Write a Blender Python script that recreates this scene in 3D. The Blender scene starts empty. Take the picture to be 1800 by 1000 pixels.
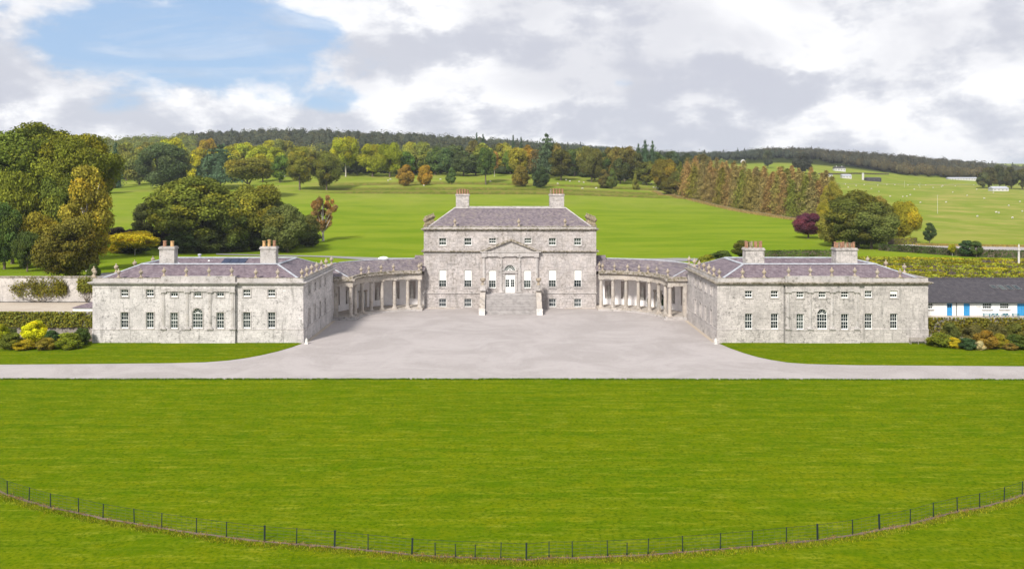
import bpy, math, random
import numpy as np
from mathutils import Vector, Matrix

SC = bpy.context.scene
COL = SC.collection
R = math.radians

# ------------------------------------------------------------------ camera
CAMZ = 25.0          # drone height above the forecourt, metres
FPX, CX, HY = 1500.0, 897.0, 324.0   # focal length, axis and horizon of the photograph, in its pixels
cam_d = bpy.data.cameras.new('camera')
cam = bpy.data.objects.new('camera', cam_d); COL.objects.link(cam)
cam.location = (0, 0, CAMZ); cam.rotation_euler = (R(90), 0, 0)
cam_d.sensor_width = 36.0; cam_d.lens = 36.0 * FPX / 1800.0
cam_d.shift_x = (900 - CX) / 1800.0
cam_d.shift_y = -(500 - HY) / 1800.0
cam_d.clip_start = 0.5; cam_d.clip_end = 20000
SC.camera = cam

# ------------------------------------------------------------------ light
SUN = Vector((-0.32, -0.70, 0.62)).normalized()
sun_d = bpy.data.lights.new('sun', 'SUN'); sun_d.energy = 4.1; sun_d.angle = R(9)
sun_d.color = (1.0, 0.95, 0.87)
sun = bpy.data.objects.new('sun', sun_d); COL.objects.link(sun)
sun.rotation_euler = SUN.to_track_quat('Z', 'Y').to_euler()
sun.location = (-60, -30, 80)
SC.view_settings.view_transform = 'Standard'; SC.view_settings.look = 'None'
SC.view_settings.exposure = 0.42; SC.view_settings.gamma = 1.0
SC.view_settings.use_curve_mapping = False

class NT:
    """small node-tree helper"""
    def __init__(s, tree):
        s.t = tree; s.n = tree.nodes; s.l = tree.links
    def new(s, typ, **kw):
        nd = s.n.new(typ)
        for k, v in kw.items(): setattr(nd, k, v)
        return nd
    def put(s, sock, v):
        if v is None: return
        if isinstance(v, bpy.types.NodeSocket): s.l.new(v, sock)
        else:
            if sock.type == 'RGBA' and len(v) == 3: v = (*v, 1)
            sock.default_value = v
    def m(s, op, a, b=None, c=None, clamp=False):
        nd = s.new('ShaderNodeMath', operation=op, use_clamp=clamp)
        for i, v in enumerate((a, b, c)): s.put(nd.inputs[i], v)
        return nd.outputs[0]
    def vm(s, op, a, b=None):
        nd = s.new('ShaderNodeVectorMath', operation=op)
        s.put(nd.inputs[0], a)
        if b is not None: s.put(nd.inputs[1], b)
        return nd.outputs[0]
    def comb(s, x=0.0, y=0.0, z=0.0):
        nd = s.new('ShaderNodeCombineXYZ')
        for i, v in enumerate((x, y, z)): s.put(nd.inputs[i], v)
        return nd.outputs[0]
    def sep(s, v):
        nd = s.new('ShaderNodeSeparateXYZ'); s.put(nd.inputs[0], v); return nd.outputs
    def noise(s, vec, scale=1.0, detail=4.0, rough=0.55, dist=0.0):
        nd = s.new('ShaderNodeTexNoise'); s.put(nd.inputs['Vector'], vec)
        nd.inputs['Scale'].default_value = scale; nd.inputs['Detail'].default_value = detail
        nd.inputs['Roughness'].default_value = rough; nd.inputs['Distortion'].default_value = dist
        return nd.outputs['Fac']
    def ss(s, v, lo, hi, a=0.0, b=1.0):
        nd = s.new('ShaderNodeMapRange', interpolation_type='SMOOTHSTEP')
        for i, x in enumerate((v, lo, hi, a, b)): s.put(nd.inputs[i], x)
        return nd.outputs[0]
    def lin(s, v, lo, hi, a=0.0, b=1.0):
        nd = s.new('ShaderNodeMapRange')
        for i, x in enumerate((v, lo, hi, a, b)): s.put(nd.inputs[i], x)
        return nd.outputs[0]
    def mix(s, f, a, b, blend='MIX'):
        nd = s.new('ShaderNodeMix', data_type='RGBA', blend_type=blend)
        s.put(nd.inputs[0], f); s.put(nd.inputs[6], a); s.put(nd.inputs[7], b)
        return nd.outputs[2]

# ------------------------------------------------------------------ world: Nishita sky and clouds by direction
world = bpy.data.worlds.new('World'); SC.world = world; world.use_nodes = True
w = NT(world.node_tree); w.n.clear()
sky = w.new('ShaderNodeTexSky', sky_type='NISHITA', sun_disc=False)
sky.sun_elevation = math.asin(SUN.z); sky.sun_rotation = math.atan2(SUN.x, SUN.y)
sky.air_density = 1.0; sky.dust_density = 0.6; sky.ozone_density = 2.0
tc = w.new('ShaderNodeTexCoord')
d = w.sep(tc.outputs['Generated'])
az = w.m('ARCTAN2', d[0], d[1])                       # 0 ahead, + to the right
el = w.m('ARCSINE', w.m('MAXIMUM', w.m('MINIMUM', d[2], 1.0), -1.0))
P = w.comb(w.m('MULTIPLY', az, 3.4), w.m('MULTIPLY', el, 6.4), 3.7)
def cloud_field(off):
    p = w.vm('ADD', P, off)
    big = w.noise(p, 0.9, 3.0, 0.5, 0.2)
    fine = w.noise(p, 2.6, 11.0, 0.60, 0.12)
    return w.m('ADD', w.m('MULTIPLY', big, 0.50), w.m('MULTIPLY', fine, 0.50))
def blob(a0, e0, sa, se, amp):
    da = w.m('DIVIDE', w.m('SUBTRACT', az, a0), sa); de = w.m('DIVIDE', w.m('SUBTRACT', el, e0), se)
    q = w.m('ADD', w.m('MULTIPLY', da, da), w.m('MULTIPLY', de, de))
    return w.m('MULTIPLY', w.m('EXPONENT', w.m('MULTIPLY', q, -1.0)), amp)
n0 = cloud_field((0, 0, 0)); n1 = cloud_field((0.05, 0.26, 0.0))
bias = w.m('ADD', 0.085, 0.0)
for b in CLOUD_BLOBS if 'CLOUD_BLOBS' in globals() else [
        (-0.36, 0.15, 0.19, 0.05, -0.26), (-0.24, 0.185, 0.10, 0.03, -0.10), (-0.56, 0.20, 0.12, 0.04, -0.08), (-0.20, 0.10, 0.06, 0.02, -0.12),
        (0.13, 0.118, 0.035, 0.013, -0.26), (-0.55, 0.09, 0.07, 0.035, 0.22),
        (-0.30, 0.045, 0.40, 0.03, 0.16), (0.35, 0.14, 0.40, 0.12, 0.20), (0.0, 0.17, 0.18, 0.06, 0.14)]:
    bias = w.m('ADD', bias, blob(*b))
dens = w.m('ADD', n0, bias)
cover = w.m('MAXIMUM', w.ss(dens, 0.46, 0.58), w.m('MULTIPLY', w.ss(w.noise(w.comb(w.m('MULTIPLY', az, 3.0), w.m('MULTIPLY', el, 16.0), 9.0), 1.6, 8.0, 0.62, 0.6), 0.46, 0.74), 0.45))
thick = w.ss(dens, 0.56, 0.86)
lit = w.m('SUBTRACT', n0, n1)                          # bright where the cloud thins towards the light above
litf = w.ss(lit, -0.09, 0.055)
deck = w.ss(w.m('ADD', el, w.m('MULTIPLY', w.m('SUBTRACT', w.noise(P, 1.3, 3.0), 0.5), 0.12)), 0.075, 0.135)
deckd = w.m('MULTIPLY', deck, w.ss(w.noise(w.vm('ADD', P, (7.1, 2.2, 1)), 1.2, 5.0, 0.55, 0.3), 0.36, 0.62))
base_c = w.mix(litf, (0.50, 0.52, 0.58), (0.83, 0.83, 0.84))
base_c = w.mix(w.m('MULTIPLY', deckd, 0.65), base_c, (0.49, 0.50, 0.555))
base_c = w.mix(w.m('MULTIPLY', thick, w.m('SUBTRACT', 1.0, litf)), base_c, (0.48, 0.495, 0.56))
lowh = w.ss(el, 0.10, 0.0)                             # thinner, veiled clouds low down
veil = w.m('MULTIPLY', lowh, 0.55)
cov = w.m('MAXIMUM', cover, veil)
skyc = w.vm('SCALE', sky.outputs[0]); 
skn = skyc.node; skn.inputs['Scale'].default_value = 0.085
skyc2 = w.mix(0.70, skyc, (0.33, 0.475, 0.70))
final = w.mix(cov, skyc2, base_c)
bg = w.new('ShaderNodeBackground'); w.put(bg.inputs[0], final); bg.inputs[1].default_value = 1.0
wo = w.new('ShaderNodeOutputWorld'); w.l.new(bg.outputs[0], wo.inputs[0])

# ------------------------------------------------------------------ tags
def tag(o, label=None, cat=None, group=None, kind=None):
    if label: o['label'] = label
    if cat: o['category'] = cat
    if group: o['group'] = group
    if kind: o['kind'] = kind
    return o
def empty(name, loc, label=None, cat=None, group=None, rz=0.0):
    o = bpy.data.objects.new(name, None); COL.objects.link(o)
    o.location = loc; o.rotation_euler = (0, 0, rz); o.empty_display_size = 0.5
    return tag(o, label, cat, group)

# ------------------------------------------------------------------ materials
def mat(name):
    m = bpy.data.materials.new(name); m.use_nodes = True
    t = NT(m.node_tree); t.n.clear()
    out = t.new('ShaderNodeOutputMaterial')
    bs = t.new('ShaderNodeBsdfPrincipled'); t.l.new(bs.outputs[0], out.inputs[0])
    bs.inputs['Specular IOR Level'].default_value = 0.25
    return m, t, bs, out
def geo(t): return t.new('ShaderNodeNewGeometry').outputs['Position']
def objc(t): return t.new('ShaderNodeTexCoord').outputs['Object']
def bump(t, bs, h, strength=0.4, dist=0.05):
    b = t.new('ShaderNodeBump'); b.inputs['Strength'].default_value = strength; b.inputs['Distance'].default_value = dist
    t.put(b.inputs['Height'], h); t.l.new(b.outputs[0], bs.inputs['Normal'])

def simple(name, col, rough=0.8, var=0.12, scale=3.0, metal=0.0):
    m, t, bs, _ = mat(name)
    n = t.noise(geo(t), scale, 5.0, 0.6)
    c = t.mix(t.ss(n, 0.3, 0.7), tuple(x * (1 - var) for x in col), tuple(min(1, x * (1 + var)) for x in col))
    t.put(bs.inputs['Base Color'], c); bs.inputs['Roughness'].default_value = rough; bs.inputs['Metallic'].default_value = metal
    return m

def stone(name, base=(0.42, 0.395, 0.375), stain=0.55, moss=0.0, blocks=True, warm=0.0, joints=0.35):
    m, t, bs, _ = mat(name)
    p = geo(t); s = t.sep(p)
    u = t.m('ADD', s[0], t.m('MULTIPLY', s[1], 0.97))
    c = base
    # weathering blotches
    n1 = t.noise(p, 0.35, 4.0, 0.6); n2 = t.noise(p, 1.6, 8.0, 0.76, 0.0); n3 = t.noise(p, 7.0, 5.0, 0.7)
    lo = tuple(x * 0.84 for x in base); hi = tuple(min(1, x * 1.15) for x in base)
    c = t.mix(t.ss(n1, 0.32, 0.68), lo, hi)
    c = t.mix(t.m('MULTIPLY', t.ss(n3, 0.35, 0.7), 0.35), c, tuple(x * 1.3 for x in base))
    if blocks:
        br = t.new('ShaderNodeTexBrick'); wob = t.m('MULTIPLY', t.m('SUBTRACT', t.noise(p, 0.8, 2.0), 0.5), 0.22); t.put(br.inputs['Vector'], t.comb(t.m('ADD', u, t.m('MULTIPLY', t.noise(t.comb(0.0, 0.0, t.m('SNAP', s[2], 0.31)), 9.0, 2.0), 3.0)), t.m('ADD', s[2], t.m('MULTIPLY', wob, 0.3)), 0.0))
        br.inputs['Scale'].default_value = 1.0; br.inputs['Brick Width'].default_value = 0.72
        br.inputs['Row Height'].default_value = 0.31; br.inputs['Mortar Size'].default_value = 0.022
        br.inputs['Color1'].default_value = (0.70, 0.69, 0.68, 1); br.inputs['Color2'].default_value = (1.28, 1.26, 1.24, 1)
        br.inputs['Mortar'].default_value = (0.42, 0.41, 0.40, 1); br.inputs['Bias'].default_value = 0.25
        c = t.mix(joints, c, t.mix(1.0, c, br.outputs['Color'], 'MULTIPLY'))
    dark = t.m('MULTIPLY', t.ss(n2, 0.50, 0.62), t.ss(t.noise(p, 0.3, 3.0), 0.40, 0.60))
    c = t.mix(t.m('MULTIPLY', dark, stain), c, (0.10, 0.098, 0.094))
    spk = t.ss(t.noise(p, 3.2, 6.0, 0.8), 0.535, 0.64)
    c = t.mix(t.m('MULTIPLY', spk, 0.6), c, (0.15, 0.142, 0.135))
    streak = t.noise(t.comb(t.m('MULTIPLY', u, 1.4), t.m('MULTIPLY', s[2], 0.16), 0.0), 1.0, 5.0, 0.7)
    c = t.mix(t.m('MULTIPLY', t.ss(streak, 0.54, 0.66), 0.55), c, (0.19, 0.18, 0.17))
    if warm: c = t.mix(t.m('MULTIPLY', t.ss(t.noise(p, 0.8, 3.0), 0.4, 0.65), warm), c, (0.42, 0.33, 0.22))
    if moss:
        mm = t.m('MULTIPLY', t.ss(t.noise(p, 1.9, 5.0, 0.7), 0.45, 0.56), moss)
        mc = t.mix(t.noise(p, 5.0, 3.0), (0.07, 0.085, 0.02), (0.13, 0.085, 0.05))
        c = t.mix(mm, c, mc)
    t.put(bs.inputs['Base Color'], c); bs.inputs['Roughness'].default_value = 0.92
    bump(t, bs, t.m('ADD', n3, n2), 0.35, 0.03)
    return m

M = {}
M['stone_left'] = stone('limestone_pale', (0.49, 0.462, 0.455), 0.60, joints=0.4)
M['stone_right'] = stone('limestone_weathered', (0.422, 0.392, 0.378), 0.70, joints=0.55)
M['stone_main'] = stone('limestone_main', (0.395, 0.365, 0.358), 0.65, warm=0.08, joints=0.65)
M['stone_trim'] = stone('limestone_trim', (0.42, 0.392, 0.38), 0.7, blocks=False, warm=0.08)
M['stone_moss'] = stone('limestone_mossy', (0.36, 0.32, 0.29), 0.75, moss=0.75, blocks=False, warm=0.2)
M['stone_column'] = stone('limestone_column', (0.41, 0.37, 0.335), 0.75, blocks=False, warm=0.2)
M['stone_heap'] = stone('limestone_lichen', (0.27, 0.22, 0.16), 0.8, moss=0.6, blocks=False, warm=0.7)
M['stone_urn'] = stone('limestone_urn', (0.40, 0.34, 0.28), 0.8, moss=0.25, blocks=False, warm=0.5)
M['statue'] = stone('statue_stone', (0.55, 0.53, 0.50), 0.15, blocks=False)
M['plaster'] = simple('white_plaster', (0.82, 0.79, 0.79), 0.9, 0.07, 0.8)
def step_mat():
    m, t, bs, _ = mat('worn_step')
    oi = t.new('ShaderNodeObjectInfo'); n = t.noise(geo(t), 1.2, 5.0, 0.7)
    c = t.mix(t.ss(n, 0.4, 0.65), (0.46, 0.43, 0.42), (0.32, 0.30, 0.29))
    c = t.mix(t.m('MULTIPLY', oi.outputs['Random'], 0.45), c, (0.20, 0.185, 0.18)); t.put(bs.inputs['Base Color'], c); bs.inputs['Roughness'].default_value = 0.9; return m
M['step'] = step_mat()
M['niche'] = simple('niche_plaster', (0.58, 0.52, 0.50), 0.9, 0.15, 1.5)
M['white'] = simple('white_paint', (0.80, 0.80, 0.78), 0.5, 0.04)
M['blind'] = simple('white_blind', (0.78, 0.77, 0.72), 0.8, 0.03)
M['lead'] = simple('lead_flashing', (0.36, 0.375, 0.41), 0.6, 0.18, 1.5)
M['terracotta'] = simple('terracotta_pot', (0.30, 0.165, 0.105), 0.85, 0.35, 4.0)
M['pot_buff'] = simple('buff_clay_pot', (0.50, 0.31, 0.15), 0.85, 0.3, 4.0)
M['black_metal'] = simple('dark_metal', (0.025, 0.032, 0.038), 0.5, 0.2)
M['fence_metal'] = simple('fence_iron', (0.012, 0.022, 0.024), 0.7, 0.25)
M['fence_wire'] = simple('fence_wire', (0.05, 0.07, 0.05), 0.8, 0.25)
M['blue'] = simple('blue_paint', (0.04, 0.25, 0.52), 0.5, 0.1)
M['teal'] = simple('teal_paint', (0.03, 0.20, 0.26), 0.6, 0.2)
M['timber'] = simple('weathered_timber', (0.30, 0.27, 0.24), 0.85, 0.25, 6.0)
M['bark'] = simple('bark', (0.12, 0.095, 0.07), 0.95, 0.35, 2.0)
M['bark_pale'] = simple('pale_bark', (0.42, 0.39, 0.34), 0.9, 0.3, 1.2)
M['limewash'] = stone('limewash', (0.66, 0.63, 0.60), 0.12, blocks=False)
M['farwall'] = simple('far_wall', (0.50, 0.49, 0.47), 0.9, 0.1)
M['wool'] = simple('wool', (0.52, 0.49, 0.43), 0.95, 0.1)
M['face'] = simple('sheep_face', (0.10, 0.09, 0.08), 0.9, 0.1)
M['solar'] = simple('solar_glass', (0.020, 0.028, 0.06), 0.3, 0.1)
M['whitewall'] = simple('white_render', (0.74, 0.73, 0.71), 0.9, 0.1, 1.0)
M['rubble'] = stone('garden_wall_rubble', (0.30, 0.27, 0.245), 0.8, moss=0.35)
M['wallplaster'] = stone('garden_wall_plaster', (0.50, 0.46, 0.43), 0.55, moss=0.12, blocks=False)

def slate(name, a, b, c2, row=0.30, bandx=False):
    m, t, bs, _ = mat(name)
    p = geo(t); s = t.sep(p)
    br = t.new('ShaderNodeTexBrick')
    u = t.m('ADD', s[0], t.m('MULTIPLY', s[1], 0.35)); v = t.m('MULTIPLY', s[2], 2.3)
    t.put(br.inputs['Vector'], t.comb(u, v, 0.0)); br.inputs['Scale'].default_value = 1.0
    br.inputs['Brick Width'].default_value = 0.42; br.inputs['Row Height'].default_value = row
    br.inputs['Mortar Size'].default_value = 0.015; br.inputs['Bias'].default_value = 0.0
    br.inputs['Color1'].default_value = (*a, 1); br.inputs['Color2'].default_value = (*b, 1)
    br.inputs['Mortar'].default_value = tuple(x * 0.5 for x in a) + (1,)
    n = t.noise(p, 1.3, 6.0, 0.65); st = t.noise(t.comb(t.m('MULTIPLY', u, 2.2), t.m('MULTIPLY', v, 0.25), 0), 1.0, 4.0, 0.7)
    c = t.mix(t.m('MULTIPLY', t.ss(n, 0.45, 0.7), 0.5), br.outputs['Color'], c2)
    c = t.mix(t.m('MULTIPLY', t.ss(st, 0.5, 0.75), 0.45), c, tuple(x * 0.6 for x in a))
    c = t.mix(t.m('MULTIPLY', t.ss(t.noise(p, 4.5, 4.0, 0.7), 0.6, 0.7), 0.35), c, (0.34, 0.33, 0.33))
    t.put(bs.inputs['Base Color'], c); bs.inputs['Roughness'].default_value = 0.62
    bump(t, bs, t.m('ADD', br.outputs['Fac'], n), 0.3, 0.03)
    return m
M['slate'] = slate('welsh_slate', (0.120, 0.090, 0.108), (0.205, 0.160, 0.175), (0.25, 0.21, 0.235))
M['slate_mossy'] = slate('old_slate', (0.11, 0.090, 0.108), (0.23, 0.19, 0.205), (0.28, 0.24, 0.19))
M['slate_dark'] = slate('dark_slate', (0.042, 0.038, 0.045), (0.07, 0.062, 0.07), (0.09, 0.08, 0.08))

def glassm():
    m, t, bs, _ = mat('window_glass')
    oi = t.new('ShaderNodeObjectInfo'); n = t.m('ADD', t.m('MULTIPLY', t.noise(geo(t), 1.4, 3.0), 0.6), t.m('MULTIPLY', oi.outputs['Random'], 0.4))
    t.put(bs.inputs['Base Color'], t.mix(t.ss(n, 0.4, 0.6), (0.008, 0.016, 0.020), (0.055, 0.070, 0.065)))
    bs.inputs['Roughness'].default_value = 0.06; bs.inputs['Specular IOR Level'].default_value = 0.3
    return m
M['glass'] = glassm()

# foliage: the tint of each clump comes from the mesh, the hue from the object
def foliage(name, transl=0.25, fall=1.0):
    m, t, bs, out = mat(name)
    oi = t.new('ShaderNodeObjectInfo'); at = t.new('ShaderNodeAttribute', attribute_name='tint')
    ts = t.sep(at.outputs['Vector'])
    base = oi.outputs['Color']
    v = t.lin(ts[0], 0.0, 1.0, 0.50, 1.85)
    c = t.vm('SCALE', base); t.put(c.node.inputs['Scale'], v)
    # autumn turn on some clumps: towards ochre
    warm = t.mix(1.0, c, (1.50, 1.08, 0.5, 1), 'MULTIPLY')
    c = t.mix(t.m('MULTIPLY', t.ss(ts[1], 0.45, 0.95), 0.55 * fall), c, warm)
    cool = t.mix(1.0, c, (0.66, 0.92, 1.0, 1), 'MULTIPLY')
    c = t.mix(t.m('MULTIPLY', t.ss(ts[1], 0.35, 0.0), 0.3), c, cool)
    t.put(bs.inputs['Base Color'], c); bs.inputs['Roughness'].default_value = 0.75
    bs.inputs['Specular IOR Level'].default_value = 0.05
    tr = t.new('ShaderNodeBsdfTranslucent'); t.put(tr.inputs[0], c)
    mx = t.new('ShaderNodeMixShader'); mx.inputs[0].default_value = transl
    t.l.new(bs.outputs[0], mx.inputs[1]); t.l.new(tr.outputs[0], mx.inputs[2]); t.l.new(mx.outputs[0], out.inputs[0])
    return m
M['leaf'] = foliage('leaves'); M['needle'] = foliage('needles', 0.12, 0.6)

def grass(name, zones=False):
    m, t, bs, _ = mat(name)
    p = geo(t); s = t.sep(p)
    k1 = t.noise(p, 0.06, 4.0, 0.55)
    str1 = t.noise(t.comb(t.m('MULTIPLY', s[0], 0.05), t.m('MULTIPLY', s[1], 0.62), 0), 1.0, 5.0, 0.62, 0.15)   # mowing streaks
    str2 = t.noise(t.comb(t.m('MULTIPLY', s[0], 0.32), t.m('MULTIPLY', s[1], 1.6), 3.0), 1.0, 5.0, 0.7)
    fine = t.noise(p, 3.2, 5.0, 0.75)
    c = t.mix(t.ss(k1, 0.3, 0.7), (0.118, 0.155, 0.003), (0.160, 0.190, 0.004))
    c = t.mix(t.m('MULTIPLY', t.ss(str1, 0.34, 0.66), 0.9), c, (0.078, 0.140, 0.002))
    c = t.mix(t.m('MULTIPLY', t.ss(str2, 0.48, 0.68), 0.7), c, (0.25, 0.265, 0.022))
    band_ = t.m('SINE', t.m('ADD', t.m('MULTIPLY', s[1], 2.1), t.m('MULTIPLY', t.noise(p, 0.08, 3.0), 9.0)))
    c = t.mix(t.m('MULTIPLY', t.ss(band_, 0.1, 0.95), 0.28), c, (0.075, 0.125, 0.003))
    c = t.mix(t.m('MULTIPLY', t.ss(t.noise(p, 0.5, 6.0, 0.7), 0.48, 0.68), 0.45), c, (0.175, 0.175, 0.003))
    c = t.mix(t.m('MULTIPLY', t.ss(fine, 0.56, 0.36), 0.8), c, (0.048, 0.095, 0.002))
    c = t.mix(t.m('MULTIPLY', t.ss(t.noise(p, 11.0, 3.0, 0.7), 0.55, 0.75), 0.3), c, (0.30, 0.33, 0.03))
    c = t.mix(t.m('MULTIPLY', t.ss(t.noise(p, 0.22, 6.0, 0.7, 0.4), 0.5, 0.68), 0.55), c, (0.075, 0.135, 0.002))
    if zones:
        at = t.new('ShaderNodeAttribute', attribute_name='zone'); z = t.sep(at.outputs['Vector'])
        wide = t.noise(t.comb(t.m('MULTIPLY', s[0], 0.018), t.m('MULTIPLY', s[1], 0.05), 0), 1.0, 8.0, 0.68)
        c = t.mix(0.70, c, t.mix(t.ss(wide, 0.36, 0.64), (0.140, 0.225, 0.012), (0.225, 0.285, 0.024)))
        dry = t.mix(t.ss(t.noise(p, 0.035, 6.0, 0.65), 0.35, 0.68), (0.17, 0.22, 0.03), (0.32, 0.285, 0.085))
        dry = t.mix(t.m('MULTIPLY', t.ss(wide, 0.5, 0.7), 0.6), dry, (0.16, 0.26, 0.02))
        c = t.mix(z[0], c, dry)
        lng = t.mix(t.ss(t.noise(p, 0.3, 5.0, 0.7), 0.35, 0.65), (0.075, 0.10, 0.010), (0.15, 0.125, 0.035))
        c = t.mix(z[1], c, lng)
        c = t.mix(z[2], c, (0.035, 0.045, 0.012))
    t.put(bs.inputs['Base Color'], c); bs.inputs['Roughness'].default_value = 0.95
    bs.inputs['Specular IOR Level'].default_value = 0.0
    bump(t, bs, t.m('ADD', fine, t.noise(p, 9.0, 3.0, 0.7)), 0.6, 0.08)
    return m
M['lawn'] = grass('mown_lawn'); M['terrain'] = grass('field_grass', True)

def gravel(name, a, b):
    m, t, bs, _ = mat(name)
    p = geo(t)
    c = t.mix(t.ss(t.noise(p, 0.10, 7.0, 0.7, 0.8), 0.38, 0.62), a, b)
    c = t.mix(t.m('MULTIPLY', t.ss(t.noise(p, 0.5, 6.0, 0.75, 0.5), 0.52, 0.72), 0.45), c, tuple(x * 0.78 for x in a))
    f = t.noise(p, 14.0, 4.0, 0.8)
    c = t.mix(t.m('MULTIPLY', t.ss(f, 0.40, 0.62), 0.5), c, tuple(x * 1.28 for x in b))
    c = t.mix(t.m('MULTIPLY', t.ss(f, 0.46, 0.34), 0.45), c, tuple(x * 0.6 for x in a))
    t.put(bs.inputs['Base Color'], c); bs.inputs['Roughness'].default_value = 0.95
    c2_ = t.noise(p, 4.0, 5.0, 0.7)
    c = t.mix(t.m('MULTIPLY', t.ss(c2_, 0.42, 0.66), 0.35), c, tuple(x * 1.15 for x in b)); t.put(bs.inputs['Base Color'], c)
    bump(t, bs, f, 0.5, 0.03)
    return m
M['gravel'] = gravel('pinkish_gravel', (0.285, 0.257, 0.245), (0.375, 0.340, 0.330))
M['yard'] = gravel('yard_earth', (0.34, 0.28, 0.22), (0.44, 0.38, 0.31))
M['soil'] = gravel('bare_soil', (0.085, 0.062, 0.042), (0.17, 0.125, 0.09))
M['asphalt'] = gravel('grey_road', (0.21, 0.20, 0.205), (0.26, 0.25, 0.25))

# ------------------------------------------------------------------ mesh builder
class MB:
    def __init__(s): s.v = []; s.f = []
    def add(s, verts, faces):
        b = len(s.v); s.v.extend(tuple(p) for p in verts); s.f.extend(tuple(b + i for i in f) for f in faces); return s
    def box(s, x0, x1, y0, y1, z0, z1):
        if x0 > x1: x0, x1 = x1, x0
        if y0 > y1: y0, y1 = y1, y0
        return s.add([(x0, y0, z0), (x1, y0, z0), (x1, y1, z0), (x0, y1, z0), (x0, y0, z1), (x1, y0, z1), (x1, y1, z1), (x0, y1, z1)],
                     [(0, 3, 2, 1), (4, 5, 6, 7), (0, 1, 5, 4), (1, 2, 6, 5), (2, 3, 7, 6), (3, 0, 4, 7)])
    def lathe(s, prof, x=0, y=0, z=0, n=10, a0=0, a1=2 * math.pi, cap=True):
        full = abs(a1 - a0 - 2 * math.pi) < 1e-6; k = n if full else n + 1
        vs = []
        for r, h in prof:
            for i in range(k):
                a = a0 + (a1 - a0) * i / n
                vs.append((x + r * math.cos(a), y + r * math.sin(a), z + h))
        fs = []
        for j in range(len(prof) - 1):
            for i in range(n):
                i2 = (i + 1) % k if full else i + 1
                fs.append((j * k + i, j * k + i2, (j + 1) * k + i2, (j + 1) * k + i))
        if cap and full:
            fs.append(tuple(range(k - 1, -1, -1))); fs.append(tuple((len(prof) - 1) * k + i for i in range(k)))
        return s.add(vs, fs)
    def tube(s, pts, rads, n=6):
        vs = []; fs = []
        pts = [Vector(p) for p in pts]
        for i, p in enumerate(pts):
            t = (pts[min(i + 1, len(pts) - 1)] - pts[max(i - 1, 0)]).normalized()
            a = t.cross(Vector((0, 1, 0.01)) if abs(t.y) < 0.9 else Vector((1, 0, 0))).normalized(); b = t.cross(a)
            r = rads[i] if hasattr(rads, '__len__') else rads
            for k in range(n):
                q = 2 * math.pi * k / n
                vs.append(p + a * (r * math.cos(q)) + b * (r * math.sin(q)))
        for i in range(len(pts) - 1):
            for k in range(n):
                k2 = (k + 1) % n
                fs.append((i * n + k, i * n + k2, (i + 1) * n + k2, (i + 1) * n + k))
        fs.append(tuple(range(n))); fs.append(tuple((len(pts) - 1) * n + i for i in range(n)))
        return s.add(vs, fs)
    def ring(s, path, prof):
        """sweep a closed profile [(outward offset, z)] along path [(x,y,nx,ny)]"""
        vs = []; fs = []; k = len(prof)
        for (x, y, nx, ny) in path:
            for o, z in prof: vs.append((x + nx * o, y + ny * o, z))
        for i in range(len(path) - 1):
            for j in range(k):
                j2 = (j + 1) % k
                fs.append((i * k + j, i * k + j2, (i + 1) * k + j2, (i + 1) * k + j))
        fs.append(tuple(range(k))); fs.append(tuple((len(path) - 1) * k + i for i in range(k - 1, -1, -1)))
        return s.add(vs, fs)
    def mesh(s, name, origin=(0, 0, 0), smooth=False, recalc=True):
        me = bpy.data.meshes.new(name)
        ox, oy, oz = origin
        me.from_pydata([(a - ox, b - oy, c - oz) for a, b, c in s.v], [], s.f)
        if recalc:
            import bmesh
            bm = bmesh.new(); bm.from_mesh(me); bmesh.ops.recalc_face_normals(bm, faces=bm.faces); bm.to_mesh(me); bm.free()
        if smooth: me.polygons.foreach_set('use_smooth', [True] * len(me.polygons))
        me.update()
        return me
    def build(s, name, m, parent=None, smooth=False, recalc=True, origin=None):
        if origin is None:
            origin = (0, 0, 0)
            q = parent
            while q is not None:
                origin = tuple(origin[i] + q.location[i] for i in range(3)); q = q.parent
        me = s.mesh(name, origin, smooth, recalc)
        me.materials.append(m)
        o = bpy.data.objects.new(name, me); COL.objects.link(o); o.parent = parent
        return o
def place(name, me, parent, loc=(0, 0, 0), rz=0.0):
    o = bpy.data.objects.new(name, me); COL.objects.link(o); o.parent = parent
    o.location = loc; o.rotation_euler = (0, 0, rz); return o
def copy_tree(o, parent=None):
    c = o.copy(); COL.objects.link(c); c.parent = parent
    for ch in list(o.children): copy_tree(ch, c)
    return c

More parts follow.
